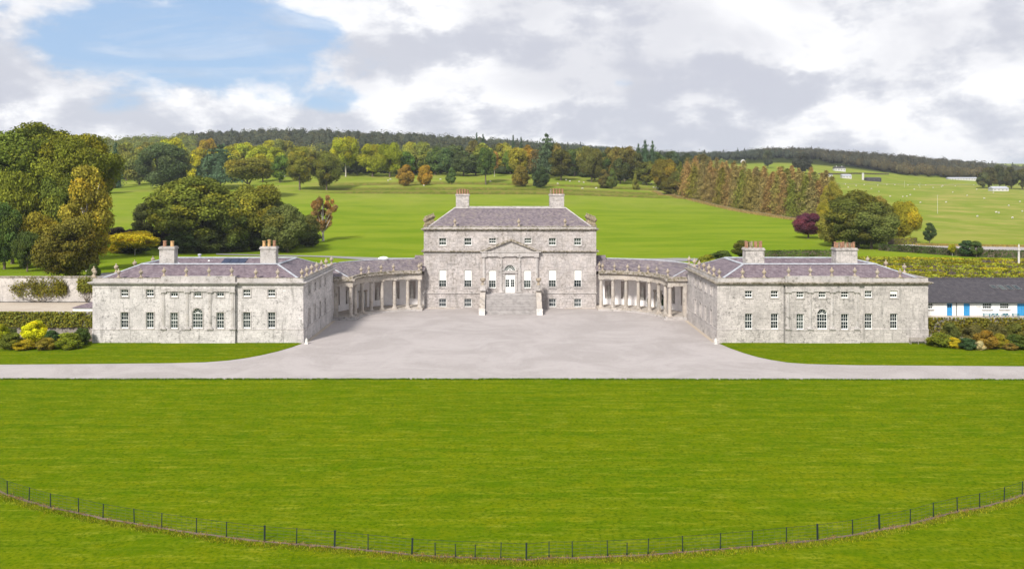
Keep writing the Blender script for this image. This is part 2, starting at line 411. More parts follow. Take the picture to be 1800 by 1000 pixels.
# ------------------------------------------------------------------ terrain
def px(x, D): return (x - CX) * D / FPX
def pz(y, D): return CAMZ - (y - HY) * D / FPX
DT = [280, 330, 420, 520, 600, 700, 850, 1050, 1300, 1600, 2000, 3500, 5000]
TAB = {
 -300: [4.0, 415, 385, 350, 332, 318, 305, 285, 265, 252, 250, 270, 280],
 0:    [4.0, 415, 385, 350, 332, 318, 305, 285, 262, 250, 248, 270, 280],
 200:  [3.0, 415, 385, 350, 332, 318, 305, 285, 262, 250, 248, 270, 280],
 350:  [1.0, 428, 392, 353, 333, 316, 300, 280, 258, 246, 244, 268, 280],
 500:  [0.5, 430, 395, 356, 332, 311, 298, 277, 252, 238, 240, 268, 280],
 700:  [0.0, 430, 396, 360, 332, 307, 296, 279, 256, 246, 250, 272, 282],
 900:  [0.0, 430, 396, 360, 332, 308, 297, 284, 268, 260, 262, 276, 284],
 1200: [0.0, 430, 397, 365, 342, 322, 307, 297, 290, 284, 281, 284, 286],
 1400: [0.5, 428, 396, 372, 356, 342, 325, 305, 285, 274, 272, 282, 286],
 1600: [2.5, 430, 402, 377, 363, 350, 336, 321, 308, 292, 282, 283, 286],
 1800: [3.0, 432, 404, 379, 366, 353, 339, 327, 318, 310, 303, 290, 288],
 2100: [3.0, 432, 404, 379, 366, 353, 339, 327, 318, 310, 303, 290, 288]}
TX = sorted(TAB)
DG = np.arange(270, 4601, 5.0)
def colz(x):
    row = [TAB[x][0]] + [pz(y, D) for y, D in zip(TAB[x][1:], DT[1:])]
    z = np.interp(DG, DT, row)
    k = np.ones(13) / 13
    zp = np.concatenate([np.full(6, z[0]), z, np.full(6, z[-1])])
    return np.convolve(zp, k, 'valid')
XG = np.arange(-300, 2101, 25.0)
ZG = np.zeros((len(XG), len(DG)))
CZ = np.array([colz(x) for x in TX])
for j in range(len(DG)): ZG[:, j] = np.interp(XG, TX, CZ[:, j])
kx = np.ones(5) / 5
ZG = np.apply_along_axis(lambda c: np.convolve(np.concatenate([[c[0]] * 2, c, [c[-1]] * 2]), kx, 'valid'), 0, ZG)
def sst(a, lo, hi):
    q = np.clip((a - lo) / (hi - lo), 0, 1); return q * q * (3 - 2 * q)
def terr(X, Y):
    """height of the open ground at (X, Y), numpy arrays or floats"""
    X = np.asarray(X, float); Y = np.asarray(Y, float)
    Ys = np.maximum(Y, 150.0)
    xs = np.clip(X / Ys * FPX + CX, -300, 2099.9)
    D = np.clip(Y, 270, 4599)
    i = np.clip(((xs + 300) / 25.0).astype(int), 0, len(XG) - 2); fi = (xs + 300) / 25.0 - i
    j = np.clip(((D - 270) / 5.0).astype(int), 0, len(DG) - 2); fj = (D - 270) / 5.0 - j
    z = (ZG[i, j] * (1 - fi) + ZG[i + 1, j] * fi) * (1 - fj) + (ZG[i, j + 1] * (1 - fi) + ZG[i + 1, j + 1] * fi) * fj
    # low plateaux behind the garden walls, level court in front
    plat = np.where(X < 0, 3.9, 3.3) * sst(np.abs(X), 44, 66)
    near = plat * sst(Y, 148, 152)
    f = sst(Y, 230, 300)
    z = np.where(Y < 300, near * (1 - f) + z * f, z)
    # grass terraces on the slope behind the house
    tmask = sst(xs, 480, 620) * (1 - sst(xs, 1150, 1230))
    for D0, h in ((585, 1.7), (606, 1.7), (640, 2.0)):
        z = z + tmask * h * (sst(Y, D0, D0 + 5) - sst(Y, D0 - 16, D0 + 0))
    z = z + np.where(Y > 300, 0.35 * np.sin(X * 0.045 + Y * 0.021) * np.cos(Y * 0.033 - X * 0.013) * sst(Y, 300, 380), 0)
    return z
def tz(X, Y): return float(terr(X, Y))

def grid_lines():
    xs = list(np.arange(-420, 421, 6.0))
    st = 8.0; a = 420
    while a < 5000: a += st; st *= 1.10; xs += [a, -a]
    ys = [-2500, -1000, -400, -150, -50, 0, 50, 100, 130, 146, 149, 150.5, 152.5, 156] + list(np.arange(160, 560, 5.0)) + list(np.arange(560, 670, 1.7)) + list(np.arange(670, 1000, 6))
    st = 8.0; a = 1000
    while a < 4600: ys.append(a); a += st; st *= 1.05
    ys += [4600, 6500]
    return np.array(sorted(set(xs))), np.array(sorted(set(ys)))
gx, gy = grid_lines()
GX, GY = np.meshgrid(gx, gy)
GZ = terr(GX, GY)
nv = GX.size; nx_, ny_ = len(gx), len(gy)
me = bpy.data.meshes.new('ground')
idx = np.arange(nv).reshape(ny_, nx_)
quads = np.stack([idx[:-1, :-1], idx[:-1, 1:], idx[1:, 1:], idx[1:, :-1]], -1).reshape(-1, 4)
me.vertices.add(nv); me.vertices.foreach_set('co', np.stack([GX, GY, GZ], -1).reshape(-1).astype(np.float32))
me.loops.add(quads.size); me.loops.foreach_set('vertex_index', quads.reshape(-1))
me.polygons.add(len(quads)); me.polygons.foreach_set('loop_start', np.arange(0, quads.size, 4)); me.polygons.foreach_set('loop_total', np.full(len(quads), 4))
me.polygons.foreach_set('use_smooth', np.ones(len(quads), bool)); me.update(); me.validate()
za = me.attributes.new('zone', 'FLOAT_VECTOR', 'POINT')
XS = np.where(GY > 100, GX / np.maximum(GY, 100) * FPX + CX, 900)
rf = sst(XS, 1440, 1480) * sst(GY, 290, 330)
rf2 = sst(XS, 1560, 1640) * sst(GY, 330, 400)
z0 = np.clip(np.maximum(rf * 0.6, rf2 * 0.9), 0, 1) * (1 - sst(GY, 1000, 1080))
z0 = np.maximum(z0, 0.25 * (1 - sst(XS, 230, 420)) * sst(GY, 330, 420))
z0 = np.maximum(z0, 0.55 * sst(GY, 430, 640))
tm = sst(XS, 500, 640) * (1 - sst(XS, 1130, 1220))
bank = sum(np.exp(-((GY - c) / 4.5) ** 2) for c in (586, 607, 641)) * tm
z1 = np.clip(bank * 1.1, 0, 0.95)
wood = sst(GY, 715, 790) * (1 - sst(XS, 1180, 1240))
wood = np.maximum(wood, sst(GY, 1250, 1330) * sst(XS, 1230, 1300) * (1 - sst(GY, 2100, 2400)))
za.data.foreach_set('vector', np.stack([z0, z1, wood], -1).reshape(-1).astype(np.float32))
me.materials.append(M['terrain'])
ground = bpy.data.objects.new('ground', me); COL.objects.link(ground); tag(ground, kind='structure')

def gp(x, y, z=0.0):
    D = (CAMZ - z) * FPX / (y - HY)
    return (px(x, D), D)
def sheet(name, poly, z, m, label=None):
    """flat sheet with a real edge down to the ground"""
    n = len(poly); b = MB()
    b.add([(x, y, z) for x, y in poly] + [(x, y, z - 0.3) for x, y in poly], [tuple(range(n))] + [(i, (i + 1) % n, n + (i + 1) % n, n + i) for i in range(n)])
    o = b.build(name, m); tag(o, kind='structure'); return o
def drape(name, left, right, m, dz=0.12, n=40):
    """strip over the terrain between two polylines"""
    def res(pl, k):
        t = np.linspace(0, len(pl) - 1, k); i = np.arange(len(pl))
        return np.stack([np.interp(t, i, [p[0] for p in pl]), np.interp(t, i, [p[1] for p in pl])], -1)
    L, Rr = res(left, n), res(right, n); w_ = 5; b = MB(); vs = []
    for i in range(n):
        for j in range(w_):
            q = L[i] * (1 - j / (w_ - 1)) + Rr[i] * j / (w_ - 1); vs.append((q[0], q[1], tz(q[0], q[1]) + dz))
    b.add(vs, [(i * w_ + j, i * w_ + j + 1, (i + 1) * w_ + j + 1, (i + 1) * w_ + j) for i in range(n - 1) for j in range(w_ - 1)])
    o = b.build(name, m, smooth=True); tag(o, kind='structure'); return o
# ------------------------------------------------------------------ court, drive, lawns
front = [gp(-500, 667), gp(-500, 641)]
court = [gp(-500, 667.5), gp(0, 667), gp(400, 666), gp(900, 668), gp(1400, 669), gp(1800, 669), gp(2300, 669),
         gp(2300, 590), gp(2300, 540), (120, 175), (-120, 175), gp(-500, 540), gp(-500, 641)]
sheet('gravel_forecourt', [(-140, gp(0, 667)[1]), (0, gp(0, 668)[1]), (140, gp(0, 669)[1]), (140, 128), (66, 128), (66, 130), (40, 175), (-40, 175), (-66, 130), (-140, 128)], 0.03, M['gravel'])
def lawn_strip(name, pts, s):
    p = [gp(x, y) for x, y in pts]
    outer = (s * 140, p[-1][1]); p = p + [outer, (s * 140, 141), (s * 60, 141), (s * 33.4, 134.3)]
    return sheet(name, p, 0.08, M['lawn'])
lawn_strip('lawn_strip', [(531, 604), (512, 611), (488, 618), (460, 624.5), (430, 630), (400, 634), (360, 637), (300, 638.5), (150, 640), (0, 641)], -1)
lawn_strip('lawn_strip', [(1264, 604), (1285, 613), (1308, 621), (1332, 628), (1356, 633), (1385, 637.5), (1420, 640), (1500, 642), (1650, 643), (1800, 644)], 1)
ye = gp(0, 667)[1]
rnd = random.Random(5)
edge = [(-140 + i * 2.0, gp(900, 667.5)[1] + rnd.uniform(-0.12, 0.12) - 0.006 * max(0, (-140 + i * 2.0))) for i in range(141)]
sheet('front_lawn', [(-140, 20), (140, 20)] + edge[::-1], 0.07, M['lawn'])

# ------------------------------------------------------------------ leaf clouds (numpy)
def mesh_quads(name, V, tint, mat_, extra=None):
    """V: (N,4,3) corners; tint (N,2). extra: (verts, tris, tint) appended"""
    N = len(V); verts = V.reshape(-1, 3); me = bpy.data.meshes.new(name)
    tv = np.repeat(np.concatenate([tint, np.zeros((N, 1))], 1), 4, 0)
    loops = np.arange(N * 4); starts = np.arange(0, N * 4, 4); tot = np.full(N, 4)
    if extra is not None and len(extra[0]):
        ev, ef, et = extra
        loops = np.concatenate([loops, ef.reshape(-1) + N * 4]); starts = np.concatenate([starts, N * 4 + np.arange(0, ef.size, 3)])
        tot = np.concatenate([tot, np.full(len(ef), 3)]); verts = np.concatenate([verts, ev]); tv = np.concatenate([tv, et])
    me.vertices.add(len(verts)); me.vertices.foreach_set('co', verts.reshape(-1).astype(np.float32))
    me.loops.add(len(loops)); me.loops.foreach_set('vertex_index', loops.astype(np.int32))
    me.polygons.add(len(starts)); me.polygons.foreach_set('loop_start', starts.astype(np.int32)); me.polygons.foreach_set('loop_total', tot.astype(np.int32))
    me.update(); a = me.attributes.new('tint', 'FLOAT_VECTOR', 'POINT'); a.data.foreach_set('vector', tv.reshape(-1).astype(np.float32))
    me.materials.append(mat_); return me
_t = (1 + 5 ** 0.5) / 2
ICO_V = np.array([(-1, _t, 0), (1, _t, 0), (-1, -_t, 0), (1, -_t, 0), (0, -1, _t), (0, 1, _t), (0, -1, -_t), (0, 1, -_t), (_t, 0, -1), (_t, 0, 1), (-_t, 0, -1), (-_t, 0, 1)], float)
ICO_V /= np.linalg.norm(ICO_V[0])
ICO_F = np.array([(0, 11, 5), (0, 5, 1), (0, 1, 7), (0, 7, 10), (0, 10, 11), (1, 5, 9), (5, 11, 4), (11, 10, 2), (10, 7, 6), (7, 1, 8), (3, 9, 4), (3, 4, 2), (3, 2, 6), (3, 6, 8), (3, 8, 9), (4, 9, 5), (2, 4, 11), (6, 2, 10), (8, 6, 7), (9, 8, 1)])
def quads_at(rng, C, Nn, size, aspect=0.8, jitter=0.6):
    """leaf-clump quads at centres C facing roughly Nn"""
    n = len(C)
    nn = Nn + rng.normal(0, jitter, (n, 3)); nn /= np.linalg.norm(nn, axis=1, keepdims=True) + 1e-9
    r = rng.normal(0, 1, (n, 3)); a = np.cross(nn, r); a /= np.linalg.norm(a, axis=1, keepdims=True) + 1e-9
    b = np.cross(nn, a)
    sz = (size * rng.uniform(0.6, 1.35, n))[:, None] if np.isscalar(size) else (size * rng.uniform(0.6, 1.35, n))[:, None]
    A, B = a * sz * 0.5, b * sz * 0.5 * aspect
    bend = nn * sz * 0.14
    return np.stack([C - A - bend, C - B * 1.0 + bend * 0.3, C + A - bend, C + B * 1.0 + bend * 0.3], 1)
def lobes_cloud(rng, L, n_leaf, size, autumn=0.25, up=0.25, keep=0.72):
    """L: (k,6) centre + radii. leaf clumps on the shells of the lobes, none deep inside a neighbour"""
    k = len(L); area = L[:, 3] * L[:, 4] + L[:, 4] * L[:, 5] + L[:, 3] * L[:, 5]
    cnt = np.maximum(6, (n_leaf * area / area.sum() * 1.45)).astype(int)
    Cs, Ns, Ts = [], [], []
    for i in range(k):
        d_ = rng.normal(0, 1, (cnt[i], 3)); d_[:, 2] += up; d_ /= np.linalg.norm(d_, axis=1, keepdims=True)
        rr = rng.uniform(0.76, 1.08, (cnt[i], 1)) + (rng.random((cnt[i], 1)) < 0.12) * rng.uniform(.05, .3, (cnt[i], 1))
        p = L[i, :3] + d_ * rr * L[i, 3:]
        nn = d_ / L[i, 3:]; nn /= np.linalg.norm(nn, axis=1, keepdims=True)
        lt = rng.uniform(0.2, 0.8); la = 0.15 + rng.random() * 0.45 + (rng.random() < autumn) * 0.3
        t = np.stack([np.clip(lt + rng.normal(0, 0.13, cnt[i]), 0, 1), np.clip(la + rng.normal(0, 0.10, cnt[i]) + 0.12 * d_[:, 2], 0, 1)], 1)
        ok = np.ones(cnt[i], bool)
        for j in range(k):
            if j != i: ok &= (((p - L[j, :3]) / L[j, 3:]) ** 2).sum(1) > keep ** 2
        Cs.append(p[ok]); Ns.append(nn[ok]); Ts.append(t[ok])
    C, Nn, T = np.concatenate(Cs), np.concatenate(Ns), np.concatenate(Ts)
    V = quads_at(rng, C, Nn, size)
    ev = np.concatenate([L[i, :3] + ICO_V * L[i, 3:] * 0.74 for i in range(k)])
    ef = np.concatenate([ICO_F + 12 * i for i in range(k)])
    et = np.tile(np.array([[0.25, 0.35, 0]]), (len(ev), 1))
    return V, T, (ev, ef, et)
def crown_mesh(name, seed, z0=0.10, n_lobes=26, n_leaf=5200, size=0.045, shape='round', autumn=0.25, material='leaf', lr=(0.13, 0.21), asp=1.0):
    """unit tree crown: width 1, height 1 (the tree is scaled)"""
    rng = np.random.default_rng(seed); L = []
    tries = 0
    while len(L) < n_lobes and tries < 4000:
        tries += 1
        d_ = rng.normal(0, 1, 3); d_ /= np.linalg.norm(d_)
        rad = rng.uniform(0.55, 1.0) ** 0.5
        r = rng.uniform(*lr)
        q = d_ * rad
        h = (q[2] + 1) / 2
        if shape == 'round': wv = 1.0
        elif shape == 'oval': wv = 1.0 - 0.45 * h ** 2.2
        elif shape == 'umbrella': wv = 0.55 + 0.45 * h; 
        elif shape == 'cone': wv = 1.12 * (1 - h) ** 0.75 + 0.12
        elif shape == 'skirt': wv = 1.05 - 0.35 * h
        elif shape == 'vase': wv = 0.30 + 0.85 * h ** 0.8
        else: wv = 1.0
        rh = r * (0.75 if shape in ('umbrella',) else 1.0)
        x, y = q[0] * (0.5 - r * 0.75) * wv, q[1] * (0.5 - r * 0.75) * wv
        zc = z0 + rh * 0.75 + h * (1 - z0 - rh * 1.6)
        if shape == 'umbrella': zc = z0 + rh + (1 - z0 - 2 * rh) * (0.35 + 0.65 * h) * (1 - 0.35 * (x * x + y * y) * 4)
        c = np.array([x, y, zc])
        if any(np.linalg.norm((c - l[:3]) / np.array([1, 1, 1.1])) < 0.075 for l in L): continue
        L.append(np.array([*c, r * rng.uniform(0.9, 1.2), r * rng.uniform(0.9, 1.2), rh * rng.uniform(0.62, 0.95)]))
    L = np.array(L); L[:, 2] *= asp
    V, T, ex = lobes_cloud(rng, L, n_leaf, size, autumn)
    V[:, :, 2] /= asp; ex[0][:, 2] /= asp
    return mesh_quads(name, V, T, M[material], ex)
def conifer_mesh(name, seed, z0=0.06, whorls=20, per=9, n_leaf=4200, size=0.04, droop=0.25, power=0.85, loose=0.0, material='needle', asp=1.0):
    rng = np.random.default_rng(seed); C, Nn, T, S = [], [], [], []
    for i in range(whorls):
        f = i / (whorls - 1); z = z0 + (1 - z0) * f * 0.985
        rad = 0.5 * ((1 - f) ** power * 0.95 + 0.03)
        for k in range(per):
            a = rng.uniform(0, 2 * math.pi); rr = rad * rng.uniform(0.62, 1.08 + loose); m_ = max(4, int(n_leaf / (whorls * per) * (1.5 - f)))
            u = rng.uniform(0.12, 1, m_) ** 0.8
            lt = rng.uniform(0.3, 0.7); la = rng.uniform(.4, .6)
            side = rng.normal(0, 0.035 + 0.05 * rr, (m_, 3)); side[:, 2] *= 0.5
            dr = -droop * rr * u ** 1.5
            p = np.stack([np.cos(a) * rr * u, np.sin(a) * rr * u, z + dr + 0.02], 1) + side
            C.append(p); Nn.append(np.stack([np.cos(a) * 0.5 + 0 * u, np.sin(a) * 0.5 + 0 * u, 0.9 + 0 * u], 1))
            T.append(np.stack([np.clip(lt + rng.normal(0, 0.15, m_) + 0.15 * (u - 0.5), 0, 1), np.clip(la + rng.normal(0, 0.08, m_), 0, 1)], 1))
    CC = np.concatenate(C); CC[:, 2] *= asp
    V = quads_at(rng, CC, np.concatenate(Nn), size, 0.6, 0.5); V[:, :, 2] /= asp
    # inner body so that no light shows through the middle
    ev, ef, et = [], [], []
    n = 7; lv = 6
    for j in range(lv):
        f = j / (lv - 1)
        for k in range(n):
            a = 2 * math.pi * k / n; r = 0.27 * (1 - f) ** power + 0.004
            ev.append((r * math.cos(a), r * math.sin(a), z0 + 0.03 + (0.9 - z0) * f))
    for j in range(lv - 1):
        for k in range(n):
            k2 = (k + 1) % n; ef += [(j * n + k, j * n + k2, (j + 1) * n + k2), (j * n + k, (j + 1) * n + k2, (j + 1) * n + k)]
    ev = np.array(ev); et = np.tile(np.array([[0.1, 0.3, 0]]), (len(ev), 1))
    return mesh_quads(name, V, np.concatenate(T), M[material], (ev, np.array(ef), et))
def trunk_mesh(name, seed, top=0.6, r=0.03, limbs=5, m='bark', lean=0.03, fork=0.25, spread=0.34):
    rng = random.Random(seed); b = MB()
    tx, ty = rng.uniform(-lean, lean), rng.uniform(-lean, lean)
    b.tube([(0, 0, -0.02), (0, 0, 0.02), (tx * 0.4, ty * 0.4, fork), (tx, ty, top)], [r * 1.5, r * 1.1, r * 0.85, r * 0.3], 7)
    for i in range(limbs):
        a = 2 * math.pi * (i + rng.random() * 0.5) / limbs; f = fork + rng.uniform(0, 0.18); e = rng.uniform(0.6, 1.0) * spread
        x0, y0 = tx * 0.5, ty * 0.5
        b.tube([(x0, y0, f), (x0 + e * 0.4 * math.cos(a), y0 + e * 0.4 * math.sin(a), f + 0.12), (x0 + e * math.cos(a), y0 + e * math.sin(a), f + 0.30 + rng.random() * 0.1)], [r * 0.55, r * 0.38, r * 0.12], 5)
    me = b.mesh(name, smooth=True, recalc=False); me.materials.append(M[m]); return me

CR = {}
for i in range(4): CR['oak%d' % i] = crown_mesh('broad_crown', 10 + i, 0.05, 40, 15000, 0.032, 'round', 0.3, lr=(0.10, 0.19))
for i in range(2): CR['top%d' % i] = crown_mesh('high_dome_crown', 17 + i, 0.36, 60, 24000, 0.024, 'round', 0.4, lr=(0.08, 0.16), asp=1.35)
for i in range(2): CR['big%d' % i] = crown_mesh('great_crown', 15 + i, 0.03, 70, 26000, 0.026, 'round', 0.35, lr=(0.07, 0.15))
for i in range(3): CR['oval%d' % i] = crown_mesh('oval_crown', 20 + i, 0.03, 34, 9000, 0.035, 'oval', 0.3, lr=(0.10, 0.19), asp=1.6)
for i in range(2): CR['umb%d' % i] = crown_mesh('spreading_crown', 30 + i, 0.16, 40, 12000, 0.03, 'umbrella', 0.3, lr=(0.10, 0.18))
for i in range(2): CR['skirt%d' % i] = crown_mesh('low_crown', 40 + i, 0.0, 44, 14000, 0.032, 'skirt', 0.25, lr=(0.09, 0.17), asp=0.85)
for i in range(4): CR['far%d' % i] = crown_mesh('far_crown', 50 + i, 0.03, 24, 4200, 0.048, 'round' if i % 2 else 'oval', 0.3, lr=(0.12, 0.22))
for i in range(2): CR['high%d' % i] = crown_mesh('high_crown', 60 + i, 0.26, 30, 6000, 0.038, 'round', 0.4, lr=(0.10, 0.18))
for i in range(2): CR['vase%d' % i] = crown_mesh('vase_crown', 64 + i, 0.18, 26, 4200, 0.032, 'vase', 0.6, lr=(0.06, 0.13))
for i in range(4): CR['larch%d' % i] = conifer_mesh('larch_crown', 70 + i, 0.02, 24, 9, 5200, 0.05, 0.22, 0.66, 0.32, asp=1.6)
for i in range(2): CR['fir%d' % i] = conifer_mesh('fir_crown', 80 + i, 0.05, 18, 9, 3000, 0.06, 0.3, 0.85, 0.2, asp=2.0)
for i in range(2): CR['cedar%d' % i] = conifer_mesh('cedar_crown', 86 + i, 0.2, 9, 12, 2600, 0.06, 0.02, 0.45, 0.45)
for i in range(3): CR['bush%d' % i] = crown_mesh('bush_crown', 90 + i, -0.06, 30, 7000, 0.045, 'skirt', 0.35, lr=(0.11, 0.2))
for i in range(2): CR['cone%d' % i] = crown_mesh('cone_crown', 95 + i, 0.0, 30, 6000, 0.045, 'cone', 0.35, lr=(0.09, 0.17))
TR = {'std': trunk_mesh('trunk', 1), 'std1': trunk_mesh('trunk', 2, limbs=6), 'pale': trunk_mesh('trunk', 3, 0.75, 0.022, 5, 'bark_pale', 0.04, 0.3),
      'con': trunk_mesh('trunk', 4, 0.95, 0.02, 0, 'bark'), 'vase': trunk_mesh('trunk', 5, 0.8, 0.035, 8, 'bark_pale', 0.02, 0.14, 0.36),
      'low': trunk_mesh('trunk', 6, 0.62, 0.022, 7, 'bark_pale', 0.02, 0.12, 0.42)}

def lin_(c):   # foliage colours are given as photographed-looking sRGB 0..255, kept as base colours
    return tuple(((v / 255) ** 2.2) for v in c) + (1.0,)
G = {  # base colours of leaves (linear)
 'dark': (0.040, 0.060, 0.014, 1), 'blue': (0.034, 0.055, 0.026, 1), 'olive': (0.085, 0.090, 0.014, 1), 'green': (0.060, 0.098, 0.014, 1),
 'yel': (0.165, 0.165, 0.012, 1), 'bright': (0.22, 0.22, 0.012, 1), 'orange': (0.16, 0.112, 0.014, 1), 'russet': (0.175, 0.105, 0.030, 1),
 'larch': (0.145, 0.106, 0.036, 1), 'larchg': (0.125, 0.112, 0.028, 1), 'purple': (0.060, 0.018, 0.028, 1), 'brown': (0.10, 0.070, 0.020, 1), 'gold': (0.30, 0.24, 0.010, 1),
 'maze': (0.20, 0.19, 0.012, 1), 'hedge': (0.045, 0.07, 0.012, 1), 'oliveb': (0.075, 0.072, 0.010, 1)}
FOL = 1.85
TREES = []
def tree(x, D, top, wpx, crown, colr, label, trunk='std', base=None, name='tree', cat='tree', group=None, var=0.10, rz=None, sink=0.0, depth=1.0):
    rng = random.Random(int(x * 7 + D * 13 + top))
    X = px(x, D); zb = (tz(X, D) if base is None else base) - sink
    H = pz(top, D) - zb; W = wpx * D / FPX
    o = empty(name, (X, D, zb), label, cat, group, rz if rz is not None else rng.uniform(0, 6.28))
    if len(TREES) < 0: pass
    c = place('crown' if cat == 'tree' else 'foliage', CR[crown], o)
    k = 1 + rng.uniform(-var, var)
    b = G[colr] if isinstance(colr, str) else colr
    b = tuple(min(.6, v * FOL) for v in b[:3])
    c.color = (b[0] * k * (1 + rng.uniform(-var, var)), b[1] * k, b[2] * k, 1)
    # crown meshes are a unit wide: the turned, scaled children keep the width across the picture
    c.scale = (W, W * depth, H)
    if trunk:
        t = place('trunk' if cat == 'tree' else 'stem', TR[trunk], o); t.scale = (min(W, H) * 0.95, min(W, H) * 0.95, H)
    TREES.append(o)
    return o

for s_ in (-1, 1):
    b_ = MB(); b_.box(s_ * 32.5, s_ * 31.9, 134.8, 156.2, 0, .045); tag(b_.build('drain_strip', M['yard'], None), kind='structure')
b_ = MB(); b_.box(-17, -11, 171.3, 171.88, 0, .045); tag(b_.build('drain_strip', M['yard'], None), kind='structure')
b_ = MB(); b_.box(11, 17, 171.3, 171.88, 0, .045); tag(b_.build('drain_strip', M['yard'], None), kind='structure')
# ------------------------------------------------------------------ walls with real openings
def wall_holes(b, mp, u0, u1, z0, z1, holes, depth=0.3, du=None, back=False):
    """b: MB. mp(u, z, d) -> point (d = depth behind the face). holes: (ua, ub, za, zb, arch)"""
    us = {u0, u1}; zs = {z0, z1}
    for h in holes: us |= {h[0], h[1]}; zs |= {h[2], h[3]}
    us = sorted(us); zs = sorted(zs)
    if du:
        full = []
        for a, c in zip(us[:-1], us[1:]):
            k = max(1, int(math.ceil((c - a) / du))); full += [a + (c - a) * i / k for i in range(k)]
        us = full + [us[-1]]
    for a, c in zip(us[:-1], us[1:]):
        for e, g in zip(zs[:-1], zs[1:]):
            mu, mz = (a + c) / 2, (e + g) / 2
            if any(h[0] < mu < h[1] and h[2] < mz < h[3] for h in holes): continue
            b.add([mp(a, e, 0), mp(c, e, 0), mp(c, g, 0), mp(a, g, 0)], [(0, 1, 2, 3)])
    for h in holes:
        ua, ub, za, zb, arch = h
        r = (ub - ua) / 2; um = (ua + ub) / 2; zs_ = zb - r if arch else zb
        out = [(ua, za), (ub, za), (ub, zs_)]
        if arch:
            n = 10
            pts = [(um + r * math.cos(math.pi * i / n), zs_ + r * math.sin(math.pi * i / n)) for i in range(n + 1)]
            out += pts[1:-1]
            # spandrels
            for side in (0, 1):
                P_ = pts[:n // 2 + 1] if side == 0 else pts[n // 2:]
                corner = (ub, zb) if side == 0 else (ua, zb)
                for p, q in zip(P_[:-1], P_[1:]):
                    b.add([mp(*p, 0), mp(*q, 0), mp(*corner, 0)], [(0, 1, 2)])
        out += [(ua, zs_)]
        n = len(out)
        for i in range(n):
            p, q = out[i], out[(i + 1) % n]
            b.add([mp(*p, 0), mp(*q, 0), mp(*q, depth), mp(*p, depth)], [(0, 1, 2, 3)])
        if back:
            b.add([mp(*p, depth) for p in out], [tuple(range(n))])

WM = {}
def arc(r, n=10, a0=0.0, a1=math.pi): return [(r * math.cos(a0 + (a1 - a0) * i / n), r * math.sin(a0 + (a1 - a0) * i / n)) for i in range(n + 1)]
def strip(b, P_, Q_, y0, y1):
    """solid band between two polylines in x,z, from depth y0 to y1"""
    n = len(P_)
    vs = [(x, y0, z) for x, z in P_] + [(x, y0, z) for x, z in Q_] + [(x, y1, z) for x, z in P_] + [(x, y1, z) for x, z in Q_]
    fs = []
    for i in range(n - 1):
        fs += [(i, i + 1, n + i + 1, n + i), (2 * n + i, 3 * n + i, 3 * n + i + 1, 2 * n + i + 1), (i, 2 * n + i, 2 * n + i + 1, i + 1), (n + i, n + i + 1, 3 * n + i + 1, 3 * n + i)]
    fs += [(0, n, 3 * n, 2 * n), (n - 1, 3 * n - 1, 4 * n - 1, 2 * n - 1)]
    b.add(vs, fs)
def window_meshes(w_, h_, cols, rows, arch=False, fr=0.075, bar=0.032):
    key = (round(w_, 2), round(h_, 2), cols, rows, arch)
    if key in WM: return WM[key]
    b = MB(); r = w_ / 2; hs = h_ - r if arch else h_
    b.box(-r, -r + fr, 0.14, 0.24, 0, hs); b.box(r - fr, r, 0.14, 0.24, 0, hs)
    b.box(-r + fr, r - fr, 0.14, 0.24, 0, fr * 1.9)
    if arch: strip(b, [(x, hs + z) for x, z in arc(r)], [(x, hs + z) for x, z in arc(r - fr)], 0.14, 0.24); b.box(-r + fr, r - fr, 0.145, 0.235, hs - fr * 0.5, hs + fr * 0.5)
    else: b.box(-r + fr, r - fr, 0.14, 0.24, h_ - fr, h_)
    top = hs - fr * (0.5 if arch else 1.0); bot = fr * 1.9
    if rows > 1: b.box(-r + fr, r - fr, 0.12, 0.22, (bot + top) / 2 - 0.045, (bot + top) / 2 + 0.045)
    for i in range(1, cols):
        x = -r + fr + (w_ - 2 * fr) * i / cols; b.box(x - bar / 2, x + bar / 2, 0.16, 0.215, bot, top)
    for j in range(1, rows):
        if rows % 2 == 0 and j == rows // 2: continue
        z = bot + (top - bot) * j / rows; b.box(-r + fr, r - fr, 0.165, 0.21, z - bar / 2, z + bar / 2)
    if arch:
        for a in (36, 72, 108, 144):
            c, s_ = math.cos(R(a)), math.sin(R(a)); p0 = Vector((c * 0.18, 0.18, hs + s_ * 0.18)); p1 = Vector((c * (r - fr), 0.18, hs + s_ * (r - fr)))
            b.tube([p0, p1], bar * 0.6, 4)
        strip(b, [(x, hs + z) for x, z in arc(0.22, 8)], [(x, hs + z) for x, z in arc(0.15, 8)], 0.165, 0.21)
    f = b.mesh('window_frame'); f.materials.append(M['white'])
    g = MB()
    P_ = [(-r, 0), (r, 0), (r, hs)] + ([(x, hs + z) for x, z in arc(r)][1:-1] if arch else []) + [(-r, hs)]
    g.add([(x, 0.225, z) for x, z in P_], [tuple(range(len(P_)))])
    gm = g.mesh('window_pane'); gm.materials.append(M['glass'])
    s_ = MB(); s_.box(-r - 0.16, r + 0.16, -0.12, 0.135, -0.16, -0.002); sm = s_.mesh('window_sill'); sm.materials.append(M['stone_trim'])
    a = MB(); t_ = 0.17; pr = -0.07
    a.box(-r - t_, -r - 0.004, pr, 0.02, 0.0, hs); a.box(r + 0.004, r + t_, pr, 0.02, 0.0, hs)
    if arch: strip(a, [(x, hs + z) for x, z in arc(r + t_ + 0.08)], [(x, hs + z) for x, z in arc(r + 0.004)], pr, 0.02)
    else: a.box(-r - t_, r + t_, pr, 0.02, h_ + 0.004, h_ + t_)
    am = a.mesh('window_surround'); am.materials.append(M['stone_trim'])
    WM[key] = (f, gm, sm, am); return WM[key]
